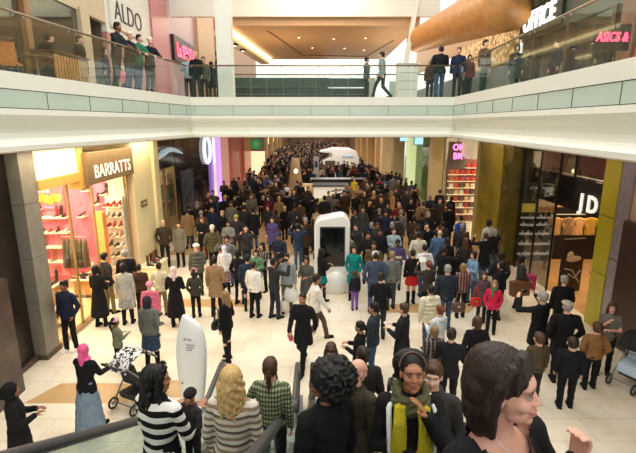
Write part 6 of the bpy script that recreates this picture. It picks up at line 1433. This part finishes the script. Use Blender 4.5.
# everyone farther off: too many and too small to count
def crowd_mesh():
    vs, fs, mi = [], [], []; cols = [k[3] for k in KINDS]; mats = [fabric(c) for c in cols] + [skin('fair'), skin('brown'), hairmat(H['blk']), hairmat(H['br']), fabric(C['denim']), fabric(C['black'])]
    nK = len(cols); wts = [i for i, k in enumerate(KINDS) for _ in range(k[4])]
    def add(mb, m, T):
        b = len(vs)
        for v in mb.v: q = T @ Vector(v); vs.append((q.x, q.y, q.z))
        for f in mb.f: fs.append(tuple(i + b for i in f)); mi.append(m)
    for yb in range(0, 200):
        pass
    pos = []; y = 36.0
    while y < 93:
        x = -5.5 if y > 43.5 else -4.7
        while x < 5.1:
            X = x + rc.uniform(-.22, .22); Y = y + rc.uniform(-.25, .25)
            ok = all((a - X) ** 2 + (b - Y) ** 2 > q_ * q_ for a, b, q_ in AVOID) and all((a - X) ** 2 + (b - Y) ** 2 > .3 for a, b in taken[-60:])
            if ok and rc.random() < .82: pos.append((X, Y))
            x += .72
        y += .85
    for X, Y in pos:
        h = rc.uniform(1.55, 1.85) / 1.75
        T = Matrix.Translation((X, Y, 0)) @ Matrix.Rotation(rc.uniform(0, 6.28), 4, 'Z') @ Matrix.Diagonal((h, h, h, 1))
        c = rc.choice(wts); sk_ = nK + rc.choice([0, 0, 1]); hr2 = nK + 2 + rc.choice([0, 0, 1])
        add(MB().loft([(.6, .2, .15, 0), (1.0, .19, .14, 0), (1.35, .21, .13, 0), (1.43, .18, .1, 0), (1.5, .06, .06, 0)], 8), c, T)
        for s in (-1, 1):
            add(MB().cap((s * .2, 0, 1.38), (s * .25, .03, 1.1), .06, .055, 6).cap((s * .25, .03, 1.1), (s * .22, .16, .9), .052, .04, 6), c, T)
            add(MB().cap((s * .09, 0, .8), (s * .1, .03 * s, .06), .09, .055, 6), nK + 4 + rc.choice([0, 1]), T)
        add(MB().ell((0, .02, 1.62), (.074, .088, .11), 8, 6), sk_, T)
        add(MB().ell((0, -.02, 1.66), (.085, .098, .1), 8, 6), hr2, T)
    me = bpy.data.meshes.new('distant_crowd'); me.from_pydata(vs, [], fs)
    for m in mats: me.materials.append(m)
    me.polygons.foreach_set('material_index', mi); me.polygons.foreach_set('use_smooth', [True] * len(fs)); me.update()
    o = bpy.data.objects.new('distant_crowd', me); COL.objects.link(o)
    tag(o, 'dense mass of tiny dark-dressed people filling the far end of the concourse', 'crowd', kind='stuff')
    print('distant', len(pos), len(fs))
crowd_mesh()
# ---------------------------------------------------------------- people on the escalators, nearest last
def esc(px, py, dep, *a, **k):
    p, h = onstep(px, py, dep); print('esc', px, tuple(round(v, 2) for v in p), round(h, 2)); return person(p, h, *a, **k)
esc(331, 344, 7.1, 178, 'phone', 'jacket', (52, 66, 88), 'trousers', 'char', 'long', 'br', 'woman with long brown hair looking down at the foot of the middle escalator', 'fair', 1, q=1, turn=(0, -25))
esc(363, 348, 5.9, 10, 'bag', 'coat', (44, 40, 38), 'trousers', 'black', 'short', 'dbr', 'man with brown hair and dark grey coat near the foot of the middle escalator', 'fair', 0, q=1)
esc(342, 357, 5.1, 20, 'stand', 'jacket', (40, 42, 48), 'trousers', 'black', 'bob', 'auburn', 'person with auburn hair partly hidden behind the bald man', 'fair', 1, q=1)
esc(358, 361, 4.1, -50, 'stand', 'coat', (62, 56, 46), 'trousers', 'black', 'bald', 'dbr', 'bald man in brown-grey coat on the middle escalator', 'rosy', 0, q=2, turn=(-15, -8))
esc(434, 364, 3.6, 160, 'stand', 'hoodie', (60, 56, 54), 'trousers', 'black', 'short', 'br', 'brown-haired boy behind the woman with the yellow scarf', 'fair', 0, q=1)
esc(270, 359, 4.3, -5, 'rail', 'sweater', (96, 108, 76), 'trousers', 'char', 'braid', 'br', 'woman with brown plaited hair in green patterned knit on the left escalator', 'fair', 1, q=1, tk='knit_diamond', hat=None)
sw_ = esc(155, 368, 3.5, -25, 'carry', 'sweater', (22, 22, 24), 'trousers', 'black', 'long', 'blk', 'woman with long black hair and black and white striped jumper on the left escalator', 'tan', 1, q=2, tk='stripes', turn=(-40, 0), wide=1.08)
bl_ = esc(231, 368, 3.2, -8, 'stand', 'cardigan', (150, 128, 104), 'trousers', 'brown', 'curlylong', 'blonde', 'woman with curly blonde hair and cream patterned cardigan on the left escalator', 'fair', 1, q=1, tk='fair_isle')
cu_ = esc(326, 368, 2.5, 35, 'stand', 'coat', (26, 26, 28), 'trousers', 'black', 'afro', 'blk', 'person with big black curly hair and glasses on the middle escalator', 'brown', 1, q=2, turn=(52, 0))
J = skel('stand', 1, False); hp = headpos(J); M = HM((R(52), 0))[0]
gl = MB()
for e in (-1, 1):
    gl.tube([hp + M @ Vector((e * .032 + .022 * math.cos(a), .105, .004 + .017 * math.sin(a))) for a in [math.pi * t / 6 for t in range(13)]], .0022, 6)
    gl.tube([hp + M @ Vector(v) for v in ((e * .054, .104, .008), (e * .078, .06, .008), (e * .084, -.02, .006))], .0025, 6)
gl.tube([hp + M @ Vector(v) for v in ((-.01, .107, .008), (.01, .107, .008))], .002, 6)
gl.build('glasses', mat('dark_frame', (30, 26, 26), .3), cu_, True)
sg_ = MB(); Js = skel('carry', 1, False); hs = headpos(Js); Ms = HM((R(-40), 0))[0]
for e in (-1, 1): sg_.ell(hs + Ms @ Vector((e * .035, .06, .125)), (.03, .012, .02), 12, 8)
sg_.tube([hs + Ms @ Vector(v) for v in ((-.085, -.02, .06), (-.075, .05, .12), (0, .068, .13), (.075, .05, .12), (.085, -.02, .06))], .004, 6)
sg_.build('sunglasses', mat('dark_frame', (30, 26, 26), .3), sw_, True)
# baby held by the striped woman
bp_ = sw_.location + Vector((.22, .12, .55)); person(bp_, .78, 150, 'carry', 'jacket', (60, 56, 60), 'trousers', 'char', 'beanie', (44, 40, 42), 'baby in dark knitted hat held by the woman in the striped jumper', 'tan', q=1)
# woman with the mustard scarf
sc_ = esc(413, 357, 2.5, 176, 'chin2', 'jacket', (26, 24, 26), 'trousers', 'black', 'pulled', 'blk', 'woman in mustard and olive scarf looking up with a hand at her mouth', 'bronze', 1, q=2, turn=(0, 16), hat=('headband', (110, 84, 70)), curl=.3)
# scarf, with white hood edges of the jacket
s1 = MB()
for k, (rr, z, t_) in enumerate(((.085, 1.475, .036), (.1, 1.445, .04), (.09, 1.5, .03))):
    s1.tube([Vector((rr * math.cos(a) * 1.05, .0 + rr * .95 * math.sin(a) , z - .03 * math.sin(a) + .008 * math.sin(3 * a + k))) for a in [2 * math.pi * t / 20 for t in range(21)]], [t_ * (1 + .15 * math.sin(t * 1.7 + k)) for t in range(21)], 10)
me = fuse(s1, .009, 2); co = coords(me); nm = normals(me); setco(me, co + nm * (np.sin(co[:, 2] * 160 + co[:, 0] * 60) * .004)[:, None])
link('scarf', me, fabric((92, 92, 64)), sc_)
s2 = MB()
for e, x in ((1, .085), (-1, -.075)):
    s2.loft([(.98, .055, .02, .155, x * 1.1), (1.2, .05, .024, .165, x * 1.05), (1.36, .045, .028, .15, x), (1.46, .04, .03, .1, x * .9)], 14)
me = fuse(s2, .009, 2); co = coords(me); nm = normals(me); setco(me, co + nm * (np.sin(co[:, 0] * 220 + co[:, 2] * 14) * .004)[:, None])
link('scarf_end', me, fabric((188, 174, 40)), sc_)
s3 = MB()
for e in (-1, 1): s3.tube([(e * .12, -.02, 1.47), (e * .15, .07, 1.41), (e * .15, .13, 1.3), (e * .14, .15, 1.1), (e * .14, .15, .95)], [.02, .02, .018, .016, .014], 8)
s3.build('white_lining', fabric((226, 226, 222)), sc_, True)
# nearest woman, in profile
nw, nh = onstep(507, 354, 1.34); print('near', nw, nh)
pw = person(nw, nh, -152, 'wave2', 'blazer', (26, 25, 27), 'trousers', 'black', 'bigbob', 'dbr', 'nearest woman in profile with dark brown bob and black jacket, one hand raised', 'rosy', 1, q=2, turn=(28, 3), look=-.002, wide=1.0, curl=.8)
MB().tube([Vector((.062 * math.cos(a), -.01 + .085 * max(0, math.sin(a)) + .03, 1.485 - .06 * max(0, math.sin(a)) ** 1.5)) for a in [math.pi * t / 14 for t in range(15)]], .0016, 6).build('necklace', mat('silver', (190, 190, 190), .2, .9), pw)
# dark hooded figure at the lower left edge
person(floor_p(10, 384, 1.66), 1.66, -60, 'phone', 'coat', (26, 25, 27), 'trousers', 'black', 'hood', 'black', 'dark hooded figure at the lower left edge of the floor', 'brown', 1, q=1)
# sleeves of a child's coat colours etc. stay in the figures above

# ---------------------------------------------------------------- people on the upper floor (z = 6.2)
UP = [
 (117, 24, 1.8, -100, 'lean', 'jacket', (34, 36, 42), 'short', 'blk', 'man in dark suit with white shirt leaning at the left upper handrail', dict(sk='brown', q=1), 0),
 (139, 31, 1.66, -110, 'lean', 'jacket', 'black', None, 'br', 'person in pale pink knitted hat and black jacket at the left upper handrail', dict(hat=('beanie', (232, 196, 176)), fem=1, q=1), 0),
 (158, 35, 1.68, -115, 'lean', 'jacket', (28, 110, 84), 'short', 'blk', 'person in green jacket at the left upper handrail', {}, 0),
 (165, 38, 1.72, -130, 'lean', 'jacket', 'black', None, 'br', 'person in cream beanie and black jacket bending over the left upper handrail', dict(hat=('beanie', (226, 214, 190))), 0),
 (122, 67, 1.05, -100, 'stand', 'jacket', 'pink', None, 'br', 'small child in white hat and pink coat behind the left balcony glass', dict(hat=('beanie', 'white')), 0),
 (76, 34, 1.7, -60, 'stand', 'coat', (60, 50, 42), 'short', 'blk', 'person in brown coat in shadow behind the left balcony glass', {}, -.8),
 (95, 36, 1.7, -90, 'stand', 'coat', (44, 36, 32), 'short', 'blk', 'person in dark coat behind the suited man on the left balcony', {}, -.5),
 (187, 55, 1.68, 178, 'phone', 'jacket', (150, 176, 190), 'short', 'dbr', 'person in pale blue top beside the red lit sign on the upper floor', {}, 0),
 (195, 52, 1.74, 175, 'stand', 'jacket', 'black', 'short', 'blonde', 'man in black jacket left of the white column on the bridge', {}, 0),
 (203, 57, 1.66, -170, 'stand', 'jacket', (90, 92, 84), 'short', 'dbr', 'woman in grey jacket left of the white column on the bridge', dict(fem=1), 0),
 (211, 62, 1.6, 0, 'stand', 'coat', 'black', 'hood', 'black', 'figure in black hooded coat left of the white column on the bridge', {}, 0),
 (218, 51, 1.78, -60, 'stand', 'coat', 'char', 'short', 'dbr', 'tall man in charcoal coat beside the white column on the bridge', {}, 0),
 (367, 57, 1.66, -80, 'stand', 'jacket', (70, 84, 78), 'short', 'dbr', 'person in dark green jacket crossing the middle of the bridge', dict(fem=1), 0),
 (383, 52, 1.78, 60, 'walk', 'jacket', (132, 146, 140), 'short', 'blk', 'man in grey-green jacket walking across the middle of the bridge', dict(q=1), 0),
 (431, 60, 1.62, -10, 'stand', 'jacket', 'brown', 'bob', 'dblonde', 'woman in brown jacket right of the white cabinet on the bridge', dict(fem=1), 0),
 (445, 44, 1.84, 5, 'phone', 'jacket', (30, 32, 36), 'crop', 'dbr', 'broad man in black jacket seen from behind at the right end of the bridge', dict(wide=1.15, q=1), 0),
 (455, 60, 1.62, 10, 'stand', 'coat', 'black', 'short', 'blk', 'dark coated person squeezed right of the broad man on the bridge', {}, .5),
 (466, 44, 1.8, 160, 'stand', 'jacket', 'navy', 'short', 'br', 'man in navy jacket facing out at the right end of the bridge', {}, 0),
 (616, 25, 1.7, 150, 'stand', 'jacket', 'black', 'long', 'blk', 'woman with long black hair beside the red lit sign at upper right', dict(fem=1, sk='tan', q=1), 0),
 (486, 40, 1.78, -150, 'stand', 'jacket', (104, 78, 58), 'short', 'dbr', 'man in brown jacket behind the right balcony glass', {}, 0),
 (470, 55, 1.6, 180, 'stand', 'jacket', (120, 60, 64), 'bob', 'dbr', 'woman in dusty red top near the corner of the right balcony', dict(fem=1), 0),
 (566, 24, 1.7, -100, 'stand', 'jacket', 'brown', 'short', 'auburn', 'person in brown jacket before the dark upper shop windows at right', {}, 1.6),
 (581, 30, 1.66, 120, 'stand', 'jacket', 'char', 'bob', 'ginger', 'red-haired person before the dark upper shop windows at right', dict(fem=1), 1.3),
] + [
 (12, 38, 1.7, 150, 'stand', 'coat', (50, 40, 36), 'short', 'blk', 'person in dark brown coat at the far left end of the upper balcony', {}, -1.2),
 (40, 40, 1.68, -80, 'stand', 'jacket', (70, 60, 50), 'bob', 'br', 'woman in taupe jacket near the café tables on the left balcony', dict(fem=1), -1.0),
 (60, 30, 1.76, -120, 'phone', 'jacket', (30, 30, 34), 'short', 'blk', 'man in black jacket near the café tables on the left balcony', {}, -1.2),
 (104, 48, 1.5, -90, 'stand', 'jacket', (40, 38, 52), 'bob', 'blk', 'short person in dark indigo jacket behind the left balcony glass', dict(fem=1), 0),
 (148, 44, 1.6, -80, 'stand', 'jacket', (96, 60, 62), 'bob', 'dbr', 'woman in dull red jacket among those leaning on the left upper rail', dict(fem=1), -.5),
 (500, 45, 1.66, 170, 'stand', 'coat', (54, 50, 50), 'bob', 'blk', 'woman in charcoal coat on the right balcony near the white lettering', dict(fem=1), .6),
 (530, 40, 1.7, 100, 'stand', 'jacket', (40, 44, 48), 'short', 'dbr', 'man in slate jacket midway along the right balcony', {}, .9),
 (596, 34, 1.68, 80, 'stand', 'jacket', (34, 30, 32), 'short', 'blk', 'man in black jacket left of the red lit sign at upper right', {}, .8),
]
UPP = []
for t in UP:
    p = at(t[0], t[1], 6.2 + t[2]); p.x += t[11]; p.z = 0
    if t[0] > 180 and t[0] < 470 and p.y < 17.6: p.y = 17.6
    UPP.append(p)
def clampup(P):
    for p in P:
        lx = -6.75 + (p.y + 2) * (2.13 / 18.9); rx = 4.05 + (p.y + 2) * (.88 / 18.9)
        if p.y < 16.8: p.x = min(p.x, lx - .62) if p.x < 0 else max(p.x, rx + .62)
        elif abs(p.x) < 4.6: p.y = max(p.y, 17.6)
for _ in range(12): settle(UPP, [], .55, 4); clampup(UPP)
for t, p in zip(UP, UPP):
    lx = -6.75 + (p.y + 2) * (2.13 / 18.9); rx = 4.05 + (p.y + 2) * (.88 / 18.9)
    if p.y < 16.8: p.x = min(p.x, lx - .62) if p.x < 0 else max(p.x, rx + .62)
    px, py, h, fc, pose, top, tc, hair, hc, lab, kw, _ = t
    person((p.x, p.y, 6.2), h, fc, pose, top, tc, 'trousers', 'denim' if px in (139, 158, 445) else 'char', hair, (hc if hair != 'hood' else 'black'), lab, **kw)
# café corner at the far left of the upper floor
def chair(loc, rz, label, seatm):
    r_ = empty('cafe_chair', loc, rz); tag(r_, label, 'chair')
    MB().box((-.21, -.2, .43), (.21, .22, .47)).build('seat', seatm, r_, bevel=.01)
    MB().prism([(-.22, .47), (-.19, .47), (-.26, .9), (-.29, .9)], 'x', -.2, .2).build('backrest', seatm, r_, bevel=.01)
    for x in (-.18, .18):
        for y in (-.18, .19): MB().cap((x, y, 0), (x, y, .43), .016).build('leg', mat('dark_leg', (40, 34, 30), .4), r_)
def ctable(loc, label):
    r_ = empty('cafe_table', loc); tag(r_, label, 'table')
    MB().cap((0, 0, .72), (0, 0, .75), .38, .38, 24, True).build('top', mat('walnut', (110, 74, 48), .4), r_); MB().cap((0, 0, .03), (0, 0, .72), .03).build('pedestal', STEEL, r_); MB().cap((0, 0, 0), (0, 0, .03), .24, .24, 20, True).build('base', STEEL, r_)
AMB = mat('amber_seat', (204, 132, 66), .5)
chair((-6.5, 8.6, 6.2), R(0), 'amber café chair with curved back nearest the left balcony glass', AMB)
chair((-7.3, 9.4, 6.2), R(-90), 'amber café chair on the far side of the near café table', AMB)
chair((-7.3, 11.2, 6.2), R(20), 'amber café chair beside the far café table', AMB)
ctable((-6.5, 9.4, 6.2), 'round walnut café table nearest the left edge of the upper floor'); ctable((-7.2, 12.1, 6.2), 'round walnut café table farther along the left balcony')
person((-6.5, 8.68, 6.22), 1.66, 0, 'sit', 'jacket', (220, 218, 206), 'trousers', 'char', 'short', 'grey', 'seated person in white jacket at the café table on the left balcony', q=1)
person((-7.22, 9.4, 6.22), 1.7, -90, 'sit', 'jacket', (86, 62, 44), 'trousers', 'black', 'short', 'blk', 'seated person in brown jacket at the café table on the left balcony', sk='brown')
wc = empty('cafe_counter', (-7.4, 13.6, 6.2)); tag(wc, 'timber slatted café counter behind the left balcony glass', 'counter')
MB().box((-.3, -.9, 0), (.3, .9, .95)).build('body', mat('dark_timber', (78, 54, 40), .4), wc)
for k in range(12): MB().box((.3, -.88 + k * .15, .08), (.34, -.8 + k * .15, .9)).build('slat', mat('honey_slat', (190, 140, 80), .5), wc)
MB().box((-.34, -.95, .95), (.38, .95, 1.0)).build('top', mat('walnut', (110, 74, 48), .4), wc)
# white cabinet on the bridge
wc = empty('white_cabinet', (3.35, 17.75, 6.2)); tag(wc, 'white panelled cabinet standing on the bridge', 'cabinet')
MB().box((-.36, -.3, 0), (.36, .3, 1.22)).build('body', WHITE, wc, bevel=.01)
for z in (.3, .6, .9): MB().box((-.34, -.305, z), (.34, -.298, z + .01)).build('joint', mat('dark_joint', (92, 104, 98), .5), wc)
MB().box((-.4, -.34, 1.22), (.4, .34, 1.26)).build('top', WHITE, wc)
# mannequins in the right upper window
for i, (x, y, c, nm) in enumerate([(8.9, 17.2, (226, 226, 222), 'white top and pale skirt, farthest of the upper window dummies'), (8.9, 15.0, (206, 204, 190), 'cream top, middle of the upper window dummies'), (9.0, 12.7, (120, 66, 56), 'rust top, nearest of the upper window dummies')]):
    r_ = empty('mannequin', (x, y, 6.2), R(90)); tag(r_, 'shop window dummy in %s' % nm, 'mannequin')
    link('body', body_mesh('stand', 1, False, .0135), mat('mannequin_white', (214, 206, 196), .4), r_); link('sweater', top_mesh('sweater', 'stand', 1, False, .02), fabric(c), r_); link('skirt', bottom_mesh('skirt', 'stand', 1, False, .02), fabric([(200, 206, 190), (90, 84, 76), (60, 44, 40)][i]), r_)
for i in range(7):
    shirt((9.3 + .1 * (i % 2), 10.2 + i * .33, 7.9), R(90), [(110, 60, 60), (60, 50, 56), (140, 120, 110), (90, 50, 44)][i % 4], 'dark garment on the rail behind the dark upper shop windows', 'garments behind the dark upper shop windows')
rl = empty('clothes_rail', (9.35, 11.2, 6.2)); tag(rl, 'clothes rail behind the dark upper shop windows', 'rail')
MB().cap((0, -1.2, 1.8), (0, 1.2, 1.8), .015).cap((0, -1.2, 0), (0, -1.2, 1.8), .015).cap((0, 1.2, 0), (0, 1.2, 1.8), .015).build('bar', STEEL, rl)

# ---------------------------------------------------------------- pushchairs
def wheel(r_, p, rad, tyre):
    w_ = MB(); w_.tube([Vector((p[0], p[1] + rad * math.cos(a), p[2] + rad * math.sin(a))) for a in [2 * math.pi * t / 18 for t in range(19)]], .02, 8)
    o = w_.build('wheel', tyre, r_, True)
    h_ = MB().cap((p[0] - .02, p[1], p[2]), (p[0] + .02, p[1], p[2]), .03, .03, 10, True)
    for k in range(6): a = k * math.pi / 3; h_.cap((p[0], p[1], p[2]), (p[0], p[1] + (rad - .01) * math.cos(a), p[2] + (rad - .01) * math.sin(a)), .006, .006, 6)
    h_.build('hub', STEEL, o)
def pushchair(loc, rz, label, seatm, canm, framem, tray=False):
    r_ = empty('pushchair', loc, rz); tag(r_, label, 'pushchair')
    f = MB()
    for x in (-.25, .25):
        f.tube([(x, -.52, 1.02), (x, -.42, .98), (x * 1.02, -.1, .6), (x * .9, .42, .14)], .016, 8); f.tube([(x, -.36, .14), (x, -.05, .56), (x, .1, .66)], .016, 8)
    f.cap((-.25, -.36, .16), (.25, -.36, .16), .014).cap((-.22, .4, .16), (.22, .4, .16), .014).cap((-.25, -.1, .6), (.25, -.1, .6), .014)
    f.build('frame', framem, r_, True)
    MB().tube([(-.25, -.52, 1.02), (0, -.55, 1.03), (.25, -.52, 1.02)], .022, 8).build('handle', RUB, r_, True)
    s_ = MB(); s_.prism([(-.2, .95), (-.26, .93), (-.14, .45), (.2, .42), (.24, .28), (.3, .3), (.24, .48), (-.08, .52)], 'x', -.21, .21); s_.build('seat', seatm, r_, bevel=.02)
    c_ = MB()
    for t in range(7):
        a0, a1 = R(20 + t * 20), R(40 + t * 20)
        c_.add([(x, -.05 - r * math.cos(a), .72 + r * math.sin(a)) for a in (a0, a1) for r in (.4, .38) for x in (-.24, .24)], [(0, 1, 5, 4), (2, 6, 7, 3), (0, 4, 6, 2), (1, 3, 7, 5), (0, 2, 3, 1), (4, 5, 7, 6)])
    c_.build('canopy', canm, r_)
    MB().prism([(-.3, .34), (.25, .3), (.2, .2), (-.25, .2)], 'x', -.19, .19).build('basket', mat('dark_mesh', (44, 44, 46), .7), r_, bevel=.01)
    for x in (-.27, .27):
        wheel(r_, (x, -.36, .12), .1, RUB); wheel(r_, (x * .88, .42, .12), .1, RUB)
    return r_
pk = floor_p(81, 346, 1.64)
p_ = SPOT[1]; rz_ = R(-22); d_ = Vector((math.sin(-rz_), math.cos(rz_), 0))
pushchair((p_.x + .5, p_.y + .85, 0), R(-25), 'pushchair with black and white zebra canopy pushed by the woman in the pink headscarf', fabric((60, 60, 62)), fabric((52, 52, 54), 'zebra'), STEEL)
pushchair((at(627, 384, 0).x + .1, at(627, 384, 0).y, 0), R(118), 'pushchair with pale blue flecked seat at the right edge of the floor', fabric((176, 200, 218), 'flecked'), fabric((44, 42, 44)), STEEL)

# ---------------------------------------------------------------- bags
def bag(px, py, z, size, c, kind, label, rz=0, dy=0, cat='bag'):
    """Bag whose middle is seen at px, py and hangs at height z."""
    q = at(px, py, z); q.y += dy
    w_, d_, h_ = size; r_ = empty({'paper': 'shopping_bag', 'plastic': 'carrier_bag', 'hand': 'handbag'}[kind], q, R(rz)); tag(r_, label, cat)
    m = fabric(tup(c), 'leather') if kind == 'hand' else mat('carrier_bag', tup(c), .35, 0, .06, 8, .2)
    if kind == 'paper':
        MB().add([(sx * w_ / 2 * k, sy * d_ / 2 * k, zz) for zz, k in ((-h_ / 2, .96), (h_ / 2, 1.03)) for sx, sy in ((-1, -1), (1, -1), (1, 1), (-1, 1))], [(3, 2, 1, 0), (4, 5, 6, 7), (0, 1, 5, 4), (1, 2, 6, 5), (2, 3, 7, 6), (3, 0, 4, 7)]).build('body', m, r_, bevel=.006)
        hd = MB()
        for s in (-1, 1): hd.tube([(-w_ * .2, s * d_ / 2, h_ / 2 - .02), (-w_ * .15, s * d_ * .3, h_ / 2 + .12), (w_ * .15, s * d_ * .3, h_ / 2 + .12), (w_ * .2, s * d_ / 2, h_ / 2 - .02)], .006, 6)
        hd.build('handle', mat('cord_handle', (90, 70, 50), .6), r_)
    else:
        b_ = MB(); b_.loft([(-h_ / 2, w_ * .34, d_ * .36, 0), (-h_ * .35, w_ * .48, d_ * .5, 0), (0, w_ * .5, d_ * .5, 0), (h_ * .35, w_ * .42, d_ * .38, 0), (h_ / 2, w_ * .3, d_ * .16, 0)], 20, .05 if kind == 'plastic' else .012, sq=.75)
        b_.build('body', m, r_, True)
        hd = MB(); H_ = .16 if kind == 'plastic' else .3
        for s in (-1, 1): hd.tube([(-w_ * .22, s * d_ * .1, h_ / 2 - .02), (-w_ * .14, s * .01, h_ / 2 + H_ * .7), (0, 0, h_ / 2 + H_), (w_ * .14, s * .01, h_ / 2 + H_ * .7), (w_ * .22, s * d_ * .1, h_ / 2 - .02)], .011, 6)
        hd.build('handle', m, r_, True)
        if kind == 'hand': MB().box((-w_ * .08, -d_ * .52, h_ * .05), (w_ * .08, -d_ * .4, h_ * .2)).build('clasp', mat('silver', (190, 190, 190), .2, .9), r_)
bag(291, 291, .55, (.42, .22, .46), (232, 232, 230), 'plastic', 'white carrier bag held by the man in the pale grey hooded top', 5, -.2)
bag(284, 304, .3, (.26, .18, .3), (206, 200, 186), 'plastic', 'smaller cream carrier bag below the white one', 5, -.15)
bag(516, 285, .75, (.55, .2, .42), (118, 76, 54), 'paper', 'large brown patterned shopping bag carried at right', 12, -.25)
bag(527, 281, .8, (.3, .24, .46), (176, 40, 106), 'paper', 'magenta shopping bag beside the large brown one', 12, -.12)
bag(473, 299, .8, (.32, .12, .24), (188, 36, 28), 'hand', 'bright red handbag of the woman in the checked jacket', 10, -.18)
bag(457, 305, .85, (.36, .14, .26), (84, 58, 44), 'hand', 'brown leather shoulder bag on the grey-haired man', 0, -.12)
bag(505, 305, .5, (.22, .1, .22), (226, 222, 214), 'paper', 'small white and red paper bag beside the girl in hot pink', 0, .1)
bag(425, 214, .75, (.3, .14, .3), (176, 30, 40), 'plastic', 'red carrier bag held by the man in the olive tan coat', 0, 0)
bag(218, 322, .8, (.36, .14, .24), (24, 22, 24), 'hand', 'black handbag held by the long-haired woman in knee boots', 60, -.1)
bag(291, 338, .72, (.1, .06, .14), (222, 70, 76), 'plastic', 'small red packet in the hand of the man in the striding black coat', 0, 0)
bag(271, 402, 2.42, (.34, .16, .3), (74, 46, 44), 'hand', 'dark maroon handbag on the arm of the woman with plaited hair', 20, .05)
bag(88, 268, .9, (.3, .12, .26), (60, 40, 30), 'hand', 'dark brown handbag at the shoe shop window', 80, .1) if 0 else None
bag(240, 418, 2.15, (.4, .18, .36), (64, 48, 40), 'hand', 'brown handbag under the arm of the blonde woman', -20, .15) if 0 else None
